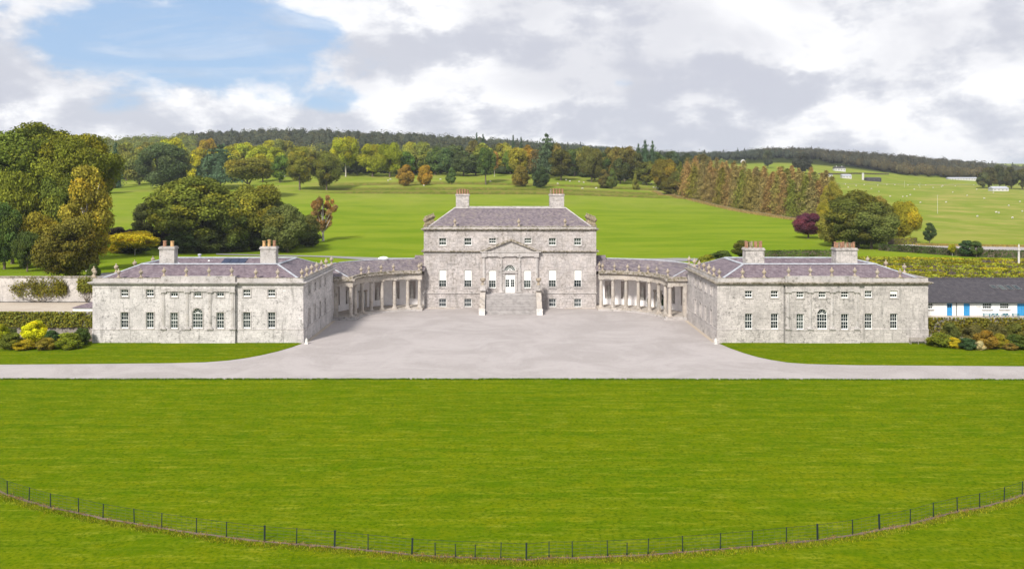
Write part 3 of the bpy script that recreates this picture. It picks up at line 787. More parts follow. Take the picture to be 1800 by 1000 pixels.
def window(parent, x, y, z, w_, h_, cols, rows, arch=False, rz=0.0, blind=0.0, base=(0, 0, 0), surround=True, bars=False):
    f, g, s_, a = window_meshes(w_, h_, cols, rows, arch)
    o = place('window', f, parent, (x - base[0], y - base[1], z - base[2]), rz)
    place('pane', g, o); place('sill', s_, o)
    if surround: place('surround', a, o)
    if blind:
        b = MB(); b.box(-w_ / 2 + 0.09, w_ / 2 - 0.09, 0.115, 0.155, h_ * (1 - blind), h_ - 0.02); me = b.mesh('window_blind'); me.materials.append(M['blind']); place('blind', me, o)
    if bars:
        b = MB()
        for i in range(1, 6): q = -w_ / 2 + w_ * i / 6; b.box(q - 0.015, q + 0.015, 0.03, 0.06, 0, h_)
        me = b.mesh('window_bars'); me.materials.append(M['lead']); place('guard_bars', me, o)
    return o

URN = [(0.30, 0), (0.30, 0.12), (0.20, 0.16), (0.13, 0.38), (0.10, 0.50), (0.16, 0.56), (0.34, 0.78), (0.41, 0.98), (0.40, 1.08), (0.44, 1.12), (0.30, 1.22), (0.14, 1.34), (0.10, 1.42), (0.15, 1.50), (0.12, 1.60), (0.02, 1.72)]
ub = MB(); ub.box(-0.33, 0.33, -0.33, 0.33, -0.02, 0.10); ub.lathe([(r, z + 0.1) for r, z in URN], n=12)
urn_me = ub.mesh('urn', smooth=False); urn_me.materials.append(M['stone_urn'])
ub2 = MB(); ub2.lathe([(r, z) for r, z in [(0.34, 0), (0.34, 0.2), (0.18, 0.28), (0.15, 0.42), (0.36, 0.62), (0.52, 0.82), (0.50, 1.0), (0.56, 1.08), (0.50, 1.12), (0.36, 1.0)]], n=12)
urn2_me = ub2.mesh('open_urn'); urn2_me.materials.append(M['stone_urn'])
urn3_me = urn_me.copy(); urn3_me.materials.clear(); urn3_me.materials.append(M['stone_heap'])
def urn(parent, x, y, z, base, s=1.0, me=None):
    o = place('urn', me or urn_me, parent, (x - base[0], y - base[1], z - base[2])); o.scale = (s, s, s); return o

def chimney(parent, x, y, w_, d_, z0, z1, pots, potm, base, m, broken=False, pr=0.19, ph=0.85, rows=1):
    b = MB(); b.box(x - w_ / 2, x + w_ / 2, y - d_ / 2, y + d_ / 2, z0, z1 - 0.38)
    b.box(x - w_ / 2 - 0.14, x + w_ / 2 + 0.14, y - d_ / 2 - 0.14, y + d_ / 2 + 0.14, z1 - 0.38, z1 - 0.18)
    b.box(x - w_ / 2 - 0.05, x + w_ / 2 + 0.05, y - d_ / 2 - 0.05, y + d_ / 2 + 0.05, z1 - 0.18, z1)
    o = b.build('chimney', m, parent)
    rr = random.Random(int(x * 10))
    for k in range(rows):
        for i in range(pots):
            pb = MB(); q = ph * rr.uniform(0.82, 1.08)
            pb.lathe([(pr * 1.1, 0), (pr, 0.08), (pr * 0.86, q * 0.8), (pr * 1.08, q * 0.86), (pr * 1.05, q), (pr * 0.7, q), (pr * 0.7, q * 0.7)], n=10)
            me = pb.mesh('chimney_pot'); me.materials.append(M[potm if rr.random() < 0.75 else ('stone_heap' if potm == 'terracotta' else 'terracotta')])
            yy = y + (0 if rows == 1 else (k - (rows - 1) / 2) * d_ * 0.45)
            place('chimney_pot', me, o, (x - w_ / 2 + w_ * (i + 0.5) / pots - base[0], yy - base[1], z1 - base[2] - 0.01))
    c = MB(); c.box(x - w_ / 2 - 0.03, x + w_ / 2 + 0.03, y - d_ / 2 - 0.03, y + d_ / 2 + 0.03, z0, z0 + 1.15); c.build('lead_apron', M['lead'], o)
    return o
def band(b, x0, x1, y0, y1, z0, z1, o):
    """a band standing proud by o on all four sides of a block"""
    b.box(x0 - o, x1 + o, y0 - o, y0, z0, z1); b.box(x0 - o, x1 + o, y1, y1 + o, z0, z1)
    b.box(x0 - o, x0, y0, y1, z0, z1); b.box(x1, x1 + o, y0, y1, z0, z1)
def hipstrip(b, p, q, w_=0.22, t_=0.07):
    p, q = Vector(p), Vector(q); dd = (q - p).normalized(); s_ = dd.cross(Vector((0, 0, 1))).normalized() * w_; u = Vector((0, 0, t_))
    vs = [p - s_ - u * 0.6, p + u, p + s_ - u * 0.6, q - s_ - u * 0.6, q + u, q + s_ - u * 0.6]
    b.add(vs, [(0, 1, 4, 3), (1, 2, 5, 4), (0, 3, 5, 2), (0, 2, 1), (3, 4, 5)])
def ball_capital_col(b, x, y, z0, z1, r, n=12, half=False):
    h = z1 - z0
    b.box(x - r * 1.35, x + r * 1.35, y - r * 1.35, y + r * 1.35, z0, z0 + 0.18)
    b.lathe([(r * 1.28, 0.18), (r * 1.25, 0.30), (r * 1.05, 0.38), (r, 0.45), (r * 1.0, h * 0.35), (r * 0.86, h - 0.42), (r * 0.98, h - 0.38), (r * 0.88, h - 0.33), (r * 0.88, h - 0.24), (r * 1.25, h - 0.15)], x, y, z0, n)
    b.box(x - r * 1.32, x + r * 1.32, y - r * 1.32, y + r * 1.32, z1 - 0.15, z1)

M['pipe'] = simple('grey_pipe', (0.20, 0.195, 0.19), 0.6, 0.2)
# ------------------------------------------------------------------ the two wings
def wing(s):
    Y0, Y1, XI, XO = 134.4, 156.9, 32.6, 65.8
    base = (s * (XI + XO) / 2, Y0, 0)
    left = s < 0
    H = empty('pavilion_house', base,
        'pale limestone wing house with solar panels on its purple slate roof' if left else
        'weathered grey limestone wing house with a wooden bench at its outer corner', 'house', 'wing houses of the mansion')
    SM = M['stone_left'] if left else M['stone_right']
    wx = ([218.9, 263.7, 307.7, 348.8, 388.6, 433.7, 477.3] if left else [1571, 1526.5, 1483.3, 1443.7, 1405, 1361.5, 1316])
    wx = [px(v, Y0) for v in wx]          # outer to inner
    bay = (px(283, Y0 - .4), px(413, Y0 - .4)) if left else (px(1381, Y0 - .4), px(1511, Y0 - .4))
    Z = lambda y: pz(y, Y0)
    z_up0, z_up1 = (7.32, 8.43) if left else (7.15, 8.25)
    z_lo0, z_lo1 = (2.33, 4.85) if left else (2.2, 4.65)
    ww = 1.16
    xlo, xhi = min(s * XI, s * XO), max(s * XI, s * XO)
    yb = Y0 - 0.38
    b = MB(); wins = []
    def sect(xa, xb, y, xs):
        holes = []
        for x in xs:
            holes.append((x - ww / 2, x + ww / 2, z_up0, z_up1, False)); wins.append((x, y, z_up0, ww, z_up1 - z_up0, 3, 2, False))
            if x == wx[3]:
                r = 0.80; holes.append((x - r, x + r, z_lo0 + 0.05, z_lo0 + 0.05 + 3.15, True)); wins.append((x, y, z_lo0 + 0.05, 2 * r, 3.15, 4, 4, True))
            else:
                holes.append((x - ww / 2, x + ww / 2, z_lo0, z_lo1, False)); wins.append((x, y, z_lo0, ww, z_lo1 - z_lo0, 3, 4, False))
        wall_holes(b, lambda u, z, d: (u, y + d, z), xa, xb, 0, 9.62, holes, 0.28)
    inb = sorted(wx)
    sect(xlo, bay[0], Y0, [x for x in inb if x < bay[0]])
    sect(bay[0], bay[1], yb, [x for x in inb if bay[0] < x < bay[1]])
    sect(bay[1], xhi, Y0, [x for x in inb if x > bay[1]])
    for q in bay: b.add([(q, yb, 0), (q, Y0, 0), (q, Y0, 9.62), (q, yb, 9.62)], [(0, 1, 2, 3)])
    # inner side: blind windows; outer side and back plain openings
    ys = [138.4, 142.3, 146.2, 150.1]; xi = s * XI
    holes = []
    for y in ys: holes += [(y - 0.6, y + 0.6, z_up0, z_up1 + .35, False), (y - 0.6, y + 0.6, z_lo0, z_lo1 + .1, False)]
    wall_holes(b, lambda u, z, d: (xi + s * d, u, z), Y0, Y1, 0, 9.62, holes, 0.16, back=True)
    holes = []
    for y in ys: holes += [(y - 0.6, y + 0.6, z_up0, z_up1, False), (y - 0.6, y + 0.6, z_lo0 + 2.2, z_lo1 + 1.9, False)]
    wall_holes(b, lambda u, z, d: (s * XO - s * d, u, z), Y0, Y1, 0, 9.62, holes, 0.28)
    wall_holes(b, lambda u, z, d: (u, Y1 - d, z), xlo, xhi, 0, 9.62, [], 0.28)
    b.build('wall', SM, H)
    for k_, (x, y, z, w_, h_, c, r_, a) in enumerate(wins): window(H, x, y, z, w_, h_, c, r_, a, base=base, blind=.45 if (not left and abs(x - wx[0]) < .1 and z > 5) else 0)
    for y in ys:
        window(H, s * XO, y, z_up0, 1.2, z_up1 - z_up0, 3, 2, rz=s * math.pi / 2, base=base); window(H, s * XO, y, z_lo0 + 2.2, 1.2, z_lo1 - z_lo0 - .3, 3, 4, rz=s * math.pi / 2, base=base)
        # stone frames round the blind windows
        for za, zb in ((z_up0, z_up1 + .35), (z_lo0, z_lo1 + .1)):
            q = MB(); x0, x1 = xi - s * 0.07, xi + s * 0.0
            q.box(x0, x1, y - 0.80, y - 0.6, za, zb); q.box(x0, x1, y + 0.6, y + 0.80, za, zb); q.box(x0, x1, y - 0.80, y + 0.80, zb, zb + 0.18); q.box(xi - s * 0.12, x1, y - 0.9, y + 0.9, za - 0.18, za)
            o = q.build('blind_window', M['stone_trim'], H)
            q = MB(); q.box(xi + s * 0.05, xi + s * 0.155, y - 0.58, y - 0.50, za + 0.02, zb - 0.02); q.build('jamb_strip', M['white'], o)
    # plinth, string, cornice, parapet
    t = MB(); band(t, xlo, xhi, Y0, Y1, 0, 2.06, 0.06); t.box(bay[0] - .05, bay[1] + .05, yb - 0.06, yb, 0, 2.06); t.build('plinth', SM, H)
    t = MB(); band(t, xlo, xhi, Y0, Y1, 2.06, 2.2, 0.10); t.box(bay[0] - .08, bay[1] + .08, yb - 0.10, yb, 2.06, 2.2)
    band(t, xlo, xhi, Y0, Y1, 8.62, 8.74, 0.05); t.build('string_course', M['stone_trim'], H)
    t = MB()
    for o_, za, zb in ((0.16, 9.18, 9.32), (0.42, 9.32, 9.50), (0.58, 9.50, 9.62)):
        band(t, xlo, xhi, Y0, Y1, za, zb, o_); t.box(bay[0] - o_, bay[1] + o_, yb - o_, Y0 - o_, za, zb)
    t.build('cornice', M['stone_moss'] if not left else M['stone_trim'], H)
    t = MB(); pz0, pz1 = 9.62, 10.22
    t.box(xlo, xhi, Y0 - 0.02, Y0 + 0.45, pz0, pz1); t.box(xlo, xhi, Y1 - 0.45, Y1, pz0, pz1); t.box(xlo, xlo + 0.45, Y0 + 0.45, Y1 - 0.45, pz0, pz1); t.box(xhi - 0.45, xhi, Y0 + 0.45, Y1 - 0.45, pz0, pz1)
    t.box(bay[0], bay[1], yb - 0.02, Y0 - 0.02, pz0, pz1 + 0.32); t.box(bay[0], bay[1], Y0 - 0.02, Y0 + .45, pz1, pz1 + 0.32)
    t.build('parapet', M['stone_trim'], H)
    t = MB(); band(t, xlo, xhi, Y0, Y1, pz1, pz1 + 0.08, 0.06); t.build('coping', M['stone_moss'], H)
    # engaged columns of the centre bay, then the entablature they carry
    cx_ = [px(v, yb) for v in ((287.5, 329.5, 369.5, 409) if left else (1385.5, 1424, 1463, 1506))]
    for x in cx_:
        c = MB(); ball_capital_col(c, x, yb + 0.20, 2.2, 8.15, 0.36, 14); c.build('engaged_column', M['stone_trim'], H)
    t = MB(); t.box(bay[0] - 0.02, bay[1] + 0.02, yb - 0.22, yb, 8.16, 8.60); t.build('entablature', M['stone_trim'], H)
    # downpipe
    xd = bay[1] + 0.16 if left else bay[0] - 0.16
    t = MB(); t.tube([(xd, Y0 - 0.14, 0.1), (xd, Y0 - 0.14, 9.1)], 0.075, 6); t.build('downpipe', M['pipe'], H)
    # roof: ring of slate slopes with a sunken valley
    e = 9.85; g = 11.95; yF, yBk = Y0 + 5.2, Y1 - 5.2
    if left: ra, rb = px(248, yF), px(488.5, yF)
    else: ra, rb = px(1306, yF), px(1540, yF)
    A = [(xlo + .4, Y0 + .4, e), (xhi - .4, Y0 + .4, e), (xhi - .4, Y1 - .4, e), (xlo + .4, Y1 - .4, e)]
    B_ = [(ra, yF, g), (rb, yF, g), (rb, yBk, g), (ra, yBk, g)]
    v = 1.1; C_ = [(ra + 5, yF + 5, g - 1.5), (rb - 5, yF + 5, g - 1.5), (rb - 5, yBk - 5, g - 1.5), (ra + 5, yBk - 5, g - 1.5)]
    for nm in range(4):
        n2 = (nm + 1) % 4; r_ = MB(); r_.add([A[nm], A[n2], B_[n2], B_[nm]], [(0, 1, 2, 3)]); r_.build('roof_slope', M['slate'], H)
    r_ = MB()
    for nm in range(4):
        n2 = (nm + 1) % 4; r_.add([B_[nm], B_[n2], C_[n2], C_[nm]], [(0, 1, 2, 3)])
    r_.add(C_, [(0, 1, 2, 3)]); inner = r_.build('inner_roof', M['slate'], H)
    t = MB()
    for i in range(4):
        j = (i + 1) % 4
        hipstrip(t, Vector(A[i]) + Vector((0, 0, .02)), Vector(B_[i]) + Vector((0, 0, .02)), 0.24)
        hipstrip(t, Vector(B_[i]) + Vector((0, 0, .04)), Vector(B_[j]) + Vector((0, 0, .04)), 0.30, 0.1)
        hipstrip(t, Vector(B_[i]) + Vector((0, 0, .02)), Vector(C_[i]) + Vector((0, 0, .02)), 0.16)
    t.build('lead_ridge', M['lead'], H)
    # chimneys
    if left:
        chimney(H, px(296.3, yF + 1.2), yF + 1.2, 2.45, 1.5, 10.8, 14.75, 2, 'pot_buff', base, M['stone_trim'], pr=.30, ph=1.0)
        chimney(H, px(473.3, yF + 1.2), yF + 1.2, 2.55, 1.5, 10.8, 14.75, 3, 'pot_buff', base, M['stone_trim'], pr=.27, ph=1.1)
    else:
        chimney(H, px(1324.3, yF + 1.2), yF + 1.2, 3.05, 1.9, 10.8, 14.55, 4, 'terracotta', base, M['stone_right'], rows=2, ph=1.05)
        chimney(H, px(1484.2, yF + 1.2), yF + 1.2, 3.45, 2.1, 10.8, 14.55, 5, 'terracotta', base, M['stone_right'], rows=2, ph=0.9)
    # urns
    ux = (165.4, 207.6, 246.8, 287.5, 326.6, 366.7, 406.6, 449, 487.6, 530) if left else (1265, 1306, 1344, 1387, 1425, 1463, 1503.5, 1543, 1583, 1622)
    for i, v in enumerate(ux):
        if not left and i == 9: continue
        inbay = bay[0] < px(v, Y0) < bay[1]
        urn(H, px(v, Y0), Y0 + 0.2, 10.53 if inbay else 10.29, base, 0.78)
    for y in (137.6, 141.0, 144.6, 148.2, 152.0, 156.6): urn(H, xi + s * 0.22, y, 10.29, base, 0.86)
    for y in (142, 149, 156.6): urn(H, s * (XO - 0.22), y, 10.29, base, 0.86)
    # solar panels and roof lights
    if left:
        slope = (g - 1.5 - g) / 5.0
        for i in range(3):
            xa = px(388 + i * 14.2, 149); q = MB(); ya, yb2 = yBk - 0.6, yBk - 2.6
            za, zb = g + (yBk - ya) * slope + 0.10, g + (yBk - yb2) * slope + 0.10
            q.add([(xa, ya, za), (xa + 1.32, ya, za), (xa + 1.32, yb2, zb), (xa, yb2, zb), (xa, ya, za - .06), (xa + 1.32, ya, za - .06), (xa + 1.32, yb2, zb - .06), (xa, yb2, zb - .06)],
                  [(0, 1, 2, 3), (4, 7, 6, 5), (0, 4, 5, 1), (1, 5, 6, 2), (2, 6, 7, 3), (3, 7, 4, 0)]); q.build('solar_panel', M['solar'], inner)
        q = MB(); q.lathe([(0.22, 0), (0.22, 0.5), (0.34, 0.52), (0.30, 0.72), (0.02, 0.8)], px(351, 152), 152, g - 0.1, 10); q.build('roof_vent', M['lead'], H)
    for v in ((366, 431) if left else (1475,)):
        q = MB(); q.lathe([(0.28, -0.9), (0.28, 0), (0.2, 0.12), (0.05, 0.2)], px(v, 150), 150.4, g - 0.5, 10); q.build('roof_light', M['white'], H)
    return H
HL = wing(-1); HR = wing(1)
for x, who in ((538.5, 'left'), (1258.0, 'right')):
    X, D = gp(x, 605); b = MB(); b.add([(X - .28, D - .2, 0), (X + .28, D - .2, 0), (X + .3, D + .25, 0), (X - .3, D + .25, 0), (X - .10, D + .0, .95), (X + .12, D - .02, .95), (X + .12, D + .18, .9), (X - .12, D + .18, .9)],
        [(0, 1, 5, 4), (1, 2, 6, 5), (2, 3, 7, 6), (3, 0, 4, 7), (4, 5, 6, 7), (0, 3, 2, 1)])
    o = b.build('guard_stone', M['statue'], None); tag(o, 'white guard stone at the court corner of the %s' % ('pale wing house' if who == 'left' else 'grey weathered wing house'), 'guard stone', 'guard stones at the wing corners')

# ------------------------------------------------------------------ main block
YM = 172.0
def mx(v, Y=YM): return px(v, Y)
def mz(v, Y=YM): return pz(v, Y)
MBASE = (0, YM, 0)
H = empty('mansion', MBASE, 'tall central limestone block of the mansion with pediment, hipped slate roof and broad entrance steps', 'mansion')
XA, XB = mx(745), mx(1048); Y2 = YM + 23
ZT = mz(404)   # top of wall under cornice
yc = YM - 0.4; ca, cb = mx(847.5, yc), mx(946.5, yc)
b = MB(); W = []
def msect(xa, xb, y, items, zt):
    hs = []
    for (x, za, zb, w_, c, r_, arch, blind, bars) in items:
        hs.append((x - w_ / 2, x + w_ / 2, za, zb, arch)); W.append((x, y, za, w_, zb - za, c, r_, arch, blind, bars))
    wall_holes(b, lambda u, z, d: (u, y + d, z), xa, xb, 0, zt, hs, 0.28)
zt0, zt1 = mz(431.5), mz(418.5); zf0, zf1 = mz(506), mz(474.5); zb0, zb1 = mz(539.5), mz(525)
wt = 1.45
sides = [[778.2, 822.5], [971, 1015.5]]
for (xa, xb), vs in zip(((XA, ca), (cb, XB)), sides):
    it = []
    for v in vs: it += [(mx(v), zt0, zt1, wt, 3, 2, False, 0, False), (mx(v), zf0, zf1, wt + .03, 3, 4, False, 0.58, False), (mx(v), zb0, zb1, wt, 3, 2, False, 0, True)]
    msect(xa, xb, YM, it, ZT)
it = [(mx(865.6), mz(506), mz(474.5), 1.42, 3, 4, False, 0.58, False), (mx(927), mz(506), mz(474.5), 1.42, 3, 4, False, 0.58, False), (mx(896.5), mz(475.5), mz(463.6), 2.36, 6, 1, True, 0, False)]
zped = mz(441)
hs = []
for (x, za, zb, w_, c, r_, arch, blind, bars) in it:
    hs.append((x - w_ / 2, x + w_ / 2, za, zb, arch)); 
    if not arch: W.append((x, yc, za, w_, zb - za, c, r_, arch, blind, bars))
xd = mx(896.5); hs.append((xd - 1.0, xd + 1.0, 3.2, mz(482.5), False))
wall_holes(b, lambda u, z, d: (u, yc + d, z), ca, cb, 0, zped, hs, 0.28)
for q in (ca, cb): b.add([(q, yc, 0), (q, YM, 0), (q, YM, zped), (q, yc, zped)], [(0, 1, 2, 3)])
zu0, zu1 = mz(428.2), mz(418.7)
hs = []
for v in (865.8, 928.0): hs.append((mx(v) - .7, mx(v) + .7, zu0, zu1, False)); W.append((mx(v), YM, zu0, 1.4, zu1 - zu0, 3, 2, False, 0, False))
wall_holes(b, lambda u, z, d: (u, YM + d, z), ca, cb, zped, ZT, hs, 0.28)
hy = []
for y in (176, 181, 186, 191): hy += [(y - .7, y + .7, zt0, zt1, False)]
for sx, X in ((1, XA), (-1, XB)): wall_holes(b, lambda u, z, d: (X + sx * d, u, z), YM, Y2, 0, ZT, hy, 0.28)
wall_holes(b, lambda u, z, d: (u, Y2 - d, z), XA, XB, 0, ZT, [], 0.28)
b.build('wall', M['stone_main'], H)
for x, y, za, w_, h_, c, r_, arch, blind, bars in W: window(H, x, y, za, w_, h_, c, r_, arch, blind=blind, base=MBASE, bars=bars)
for y in (176, 181, 186, 191):
    window(H, XA, y, zt0, 1.4, zt1 - zt0, 3, 2, rz=-math.pi / 2, base=MBASE); window(H, XB, y, zt0, 1.4, zt1 - zt0, 3, 2, rz=math.pi / 2, base=MBASE)
# strings and cornices
t = MB(); band(t, XA, XB, YM, Y2, 0, 0.30, 0.08); t.build('plinth', M['stone_main'], H)
t = MB(); band(t, XA, XB, YM, Y2, mz(516), mz(514), 0.16); band(t, XA, XB, YM, Y2, mz(505), mz(503.6), 0.07); band(t, XA, XB, YM, Y2, 10.9, 11.08, 0.10); t.build('string_course', M['stone_trim'], H)
t = MB(); band(t, XA, XB, YM, Y2, 11.30, 11.45, 0.30); band(t, XA, XB, YM, Y2, 11.45, 11.62, 0.50); t.build('lower_cornice', M['stone_moss'], H)
t = MB()
for o_, za, zb in ((0.15, 15.55, 15.72), (0.35, 15.72, 15.90), (0.55, 15.90, 16.05)): band(t, XA, XB, YM, Y2, za, zb, o_)
t.build('cornice', M['stone_moss'], H)
t = MB(); t.box(XA, XB, YM, YM + .5, ZT + .0, 16.55); t.box(XA, XB, Y2 - .5, Y2, ZT, 16.55); t.box(XA, XA + .5, YM + .5, Y2 - .5, ZT, 16.55); t.box(XB - .5, XB, YM + .5, Y2 - .5, ZT, 16.55); t.build('parapet', M['stone_trim'], H)
t = MB(); band(t, XA, XB, YM, Y2, 16.4, 16.56, 0.07); t.build('coping', M['stone_moss'], H)
# pediment
pa, pb_, pt = mx(844, yc), mx(951, yc), mz(419.5, yc); pm = (pa + pb_) / 2
t = MB(); t.add([(pa + .5, yc - .12, zped), (pb_ - .5, yc - .12, zped), (pm, yc - .12, pt - .35), (pa + .5, YM, zped), (pb_ - .5, YM, zped), (pm, YM, pt - .35)], [(0, 1, 2), (3, 5, 4), (0, 3, 4, 1), (1, 4, 5, 2), (2, 5, 3, 0)])
ped = t.build('pediment', M['stone_trim'], H)
t = MB()
for (xa, za, xb, zb) in ((pa, zped - .02, pm, pt), (pb_, zped - .02, pm, pt)):
    dx, dz = xb - xa, zb - za; L_ = math.hypot(dx, dz); nx, nz = -dz / L_ * (1 if dx > 0 else -1), abs(dx) / L_
    vs = []
    for yy in (yc - .62, YM):
        vs += [(xa, yy, za - .0), (xb, yy, zb - .0), (xb, yy, zb - .42), (xa + (0.9 if dx > 0 else -0.9), yy, za)]
    t.add(vs, [(0, 1, 2, 3), (4, 7, 6, 5), (0, 4, 5, 1), (3, 2, 6, 7), (0, 3, 7, 4)])
t.build('raking_cornice', M['stone_moss'], ped)
t = MB(); t.box(pa, pb_, yc - .55, yc - .0, zped - .25, zped - .03); t.box(ca - .1, cb + .1, yc - .42, yc, zped - 1.05, zped - .25); t.build('entablature', M['stone_trim'], ped)
for v in (851, 881, 913.5, 943):
    c = MB(); ball_capital_col(c, mx(v, yc), yc + .14, mz(514), zped - 1.06, 0.40, 14); c.build('engaged_column', M['stone_trim'], H)
# fanlight over the door
t = MB(); r = 1.18; zc = mz(475.5)
strip(t, [(xd + x, zc + z) for x, z in arc(r)], [(xd + x, zc + z) for x, z in arc(r - .12)], yc + .12, yc + .22); t.box(xd - r, xd + r, yc + .12, yc + .22, zc - .1, zc + .06)
for a in (22, 45, 67, 90, 113, 135, 158): t.tube([(xd + .3 * math.cos(R(a)), yc + .16, zc + .3 * math.sin(R(a))), (xd + (r - .1) * math.cos(R(a)), yc + .16, zc + (r - .1) * math.sin(R(a)))], 0.035, 4)
strip(t, [(xd + x, zc + z) for x, z in arc(.36, 8)], [(xd + x, zc + z) for x, z in arc(.26, 8)], yc + .13, yc + .2)
fl = t.build('fanlight', M['white'], H)
t = MB(); t.add([(xd + x, yc + .21, zc + z) for x, z in arc(r)], [tuple(range(11))]); t.build('pane', M['glass'], fl)
t = MB(); strip(t, [(xd + x, zc + z) for x, z in arc(r + .38)], [(xd + x, zc + z) for x, z in arc(r + .01)], yc - .12, yc + .02); t.build('arch_surround', M['stone_trim'], fl)
# door
zd0, zd1 = 3.2, mz(482.5)
t = MB()
t.box(xd - 1.0, xd + 1.0, yc + .10, yc + .20, zd1 - .45, zd1)
for sgn in (-1, 1):
    a0, a1 = (xd - .98, xd - .02) if sgn < 0 else (xd + .02, xd + .98)
    zz = zd1 - .45
    t.box(a0, a1, yc + .12, yc + .20, zd0, zd0 + 1.15); t.box(a0, a0 + .14, yc + .12, yc + .20, zd0 + 1.15, zz); t.box(a1 - .14, a1, yc + .12, yc + .20, zd0 + 1.15, zz)
    t.box(a0 + .14, a1 - .14, yc + .12, yc + .20, zz - .55, zz); m_ = (a0 + a1) / 2; t.box(m_ - .02, m_ + .02, yc + .13, yc + .19, zd0 + 1.15, zz - .55)
    for k in (1, 2): q = zd0 + 1.15 + (zz - .55 - zd0 - 1.15) * k / 3; t.box(a0 + .14, a1 - .14, yc + .135, yc + .185, q - .02, q + .02)
door = t.build('front_door', M['white'], H)
t = MB(); t.add([(xd - 1, yc + .195, zd0), (xd + 1, yc + .195, zd0), (xd + 1, yc + .195, zd1), (xd - 1, yc + .195, zd1)], [(0, 1, 2, 3)]); t.build('pane', M['glass'], door)
t = MB()
t.box(xd - 1.45, xd - 1.02, yc - .15, yc, zd0, zd1 + .3); t.box(xd + 1.02, xd + 1.45, yc - .15, yc, zd0, zd1 + .3); t.box(xd - 1.55, xd + 1.55, yc - .3, yc, zd1 + .3, zd1 + .62)
t.build('door_surround', M['stone_trim'], door)
# roof
e, g = 16.2, pz(365.5, 179.5); yF, yB = 179.3, 188.5
ra, rb = px(798.5, yF), px(995, yF)
A = [(XA + .5, YM + .5, e), (XB - .5, YM + .5, e), (XB - .5, Y2 - .5, e), (XA + .5, Y2 - .5, e)]
B_ = [(ra, yF, g), (rb, yF, g), (rb, yB, g), (ra, yB, g)]
for i in range(4):
    j = (i + 1) % 4; r_ = MB(); r_.add([A[i], A[j], B_[j], B_[i]], [(0, 1, 2, 3)]); r_.build('roof_slope', M['slate_mossy'], H)
r_ = MB(); C_ = [(ra + 3, yF + 3, g - .8), (rb - 3, yF + 3, g - .8), (rb - 3, yB - 3, g - .8), (ra + 3, yB - 3, g - .8)]
for i in range(4):
    j = (i + 1) % 4; r_.add([B_[i], B_[j], C_[j], C_[i]], [(0, 1, 2, 3)])
r_.add(C_, [(0, 1, 2, 3)]); r_.build('inner_roof', M['slate_mossy'], H)
t = MB()
for i in range(4):
    j = (i + 1) % 4; hipstrip(t, A[i], B_[i], 0.2); hipstrip(t, B_[i], B_[j], 0.22, 0.1)
t.build('ridge_tiles', M['stone_trim'], H)
chimney(H, px(813.3, 181), 181, 2.75, 2.0, 18.6, 22.95, 5, 'terracotta', MBASE, M['stone_main'], rows=2, ph=1.0, pr=0.2)
chimney(H, px(978.3, 181), 181, 3.1, 2.0, 18.6, 22.95, 5, 'terracotta', MBASE, M['stone_main'], rows=2, ph=1.15, pr=0.2)
for v in (799.5, 912, 993.5): urn(H, mx(v), YM + .25, 16.58, MBASE, 0.85)
for X in (XA + .25, XB - .25):
    for y in (172.4, 175.6, 179.0, 182.6, 186.4, 190.4): urn(H, X, y, 16.58, MBASE, 1.12, urn3_me)
# entrance steps
NS = 18; y_bot, y_top = 163.3, 168.9; xs0, xs1 = px(852.5, 165), px(943, 165)
for i in range(NS):
    t = MB(); y0 = y_bot + (y_top - y_bot) * i / NS; z1 = 3.2 * (i + 1) / NS
    t.box(xs0, xs1, y0, y0 + (y_top - y_bot) / NS + .03 if i < NS - 1 else yc, z1 - 0.178, z1 - .045); t.box(xs0 - .0, xs1 + .0, y0 - .05, y0 + .35, z1 - .045, z1); t.build('step', M['step'], H)
t = MB(); t.box(xs0 + .01, xs1 - .01, 168.9, yc - .01, 0, 3.0); t.build('landing_base', M['stone_main'], H)
for sgn, X in ((-1, xs0), (1, xs1)):
    t = MB(); x0, x1 = (X - 1.05, X - .02) if sgn < 0 else (X + .02, X + 1.05)
    pr_ = [(y_bot + .2, 0), (y_bot + .2, 1.0), (y_top + .2, 4.0), (yc - .01, 4.0), (yc - .01, 0)]; n = len(pr_)
    t.add([(x0, y, z) for y, z in pr_] + [(x1, y, z) for y, z in pr_], [tuple(range(n)), tuple(range(2 * n - 1, n - 1, -1))] + [(i, (i + 1) % n, n + (i + 1) % n, n + i) for i in range(n)])
    fw = t.build('stair_wall', M['stone_column'], H)
    t = MB(); t.box(x0 - .06, x1 + .06, y_bot - .55, y_bot + .2, 0, 1.0); t.box(x0 - .12, x1 + .12, y_bot - .61, y_bot + .26, 1.0, 1.12); t.build('foot_pedestal', M['limewash'], fw)
    t = MB(); t.box(x0 - .05, x1 + .05, 168.2, 169.3, 4.0, 4.95); t.box(x0 - .12, x1 + .12, 168.13, 169.37, 4.95, 5.1); t.build('head_pedestal', M['stone_trim'], fw)
    u = place('urn', urn2_me, fw, ((x0 + x1) / 2, 168.75 - YM, 5.1)); u.scale = (1.05, 1.05, 1.2)

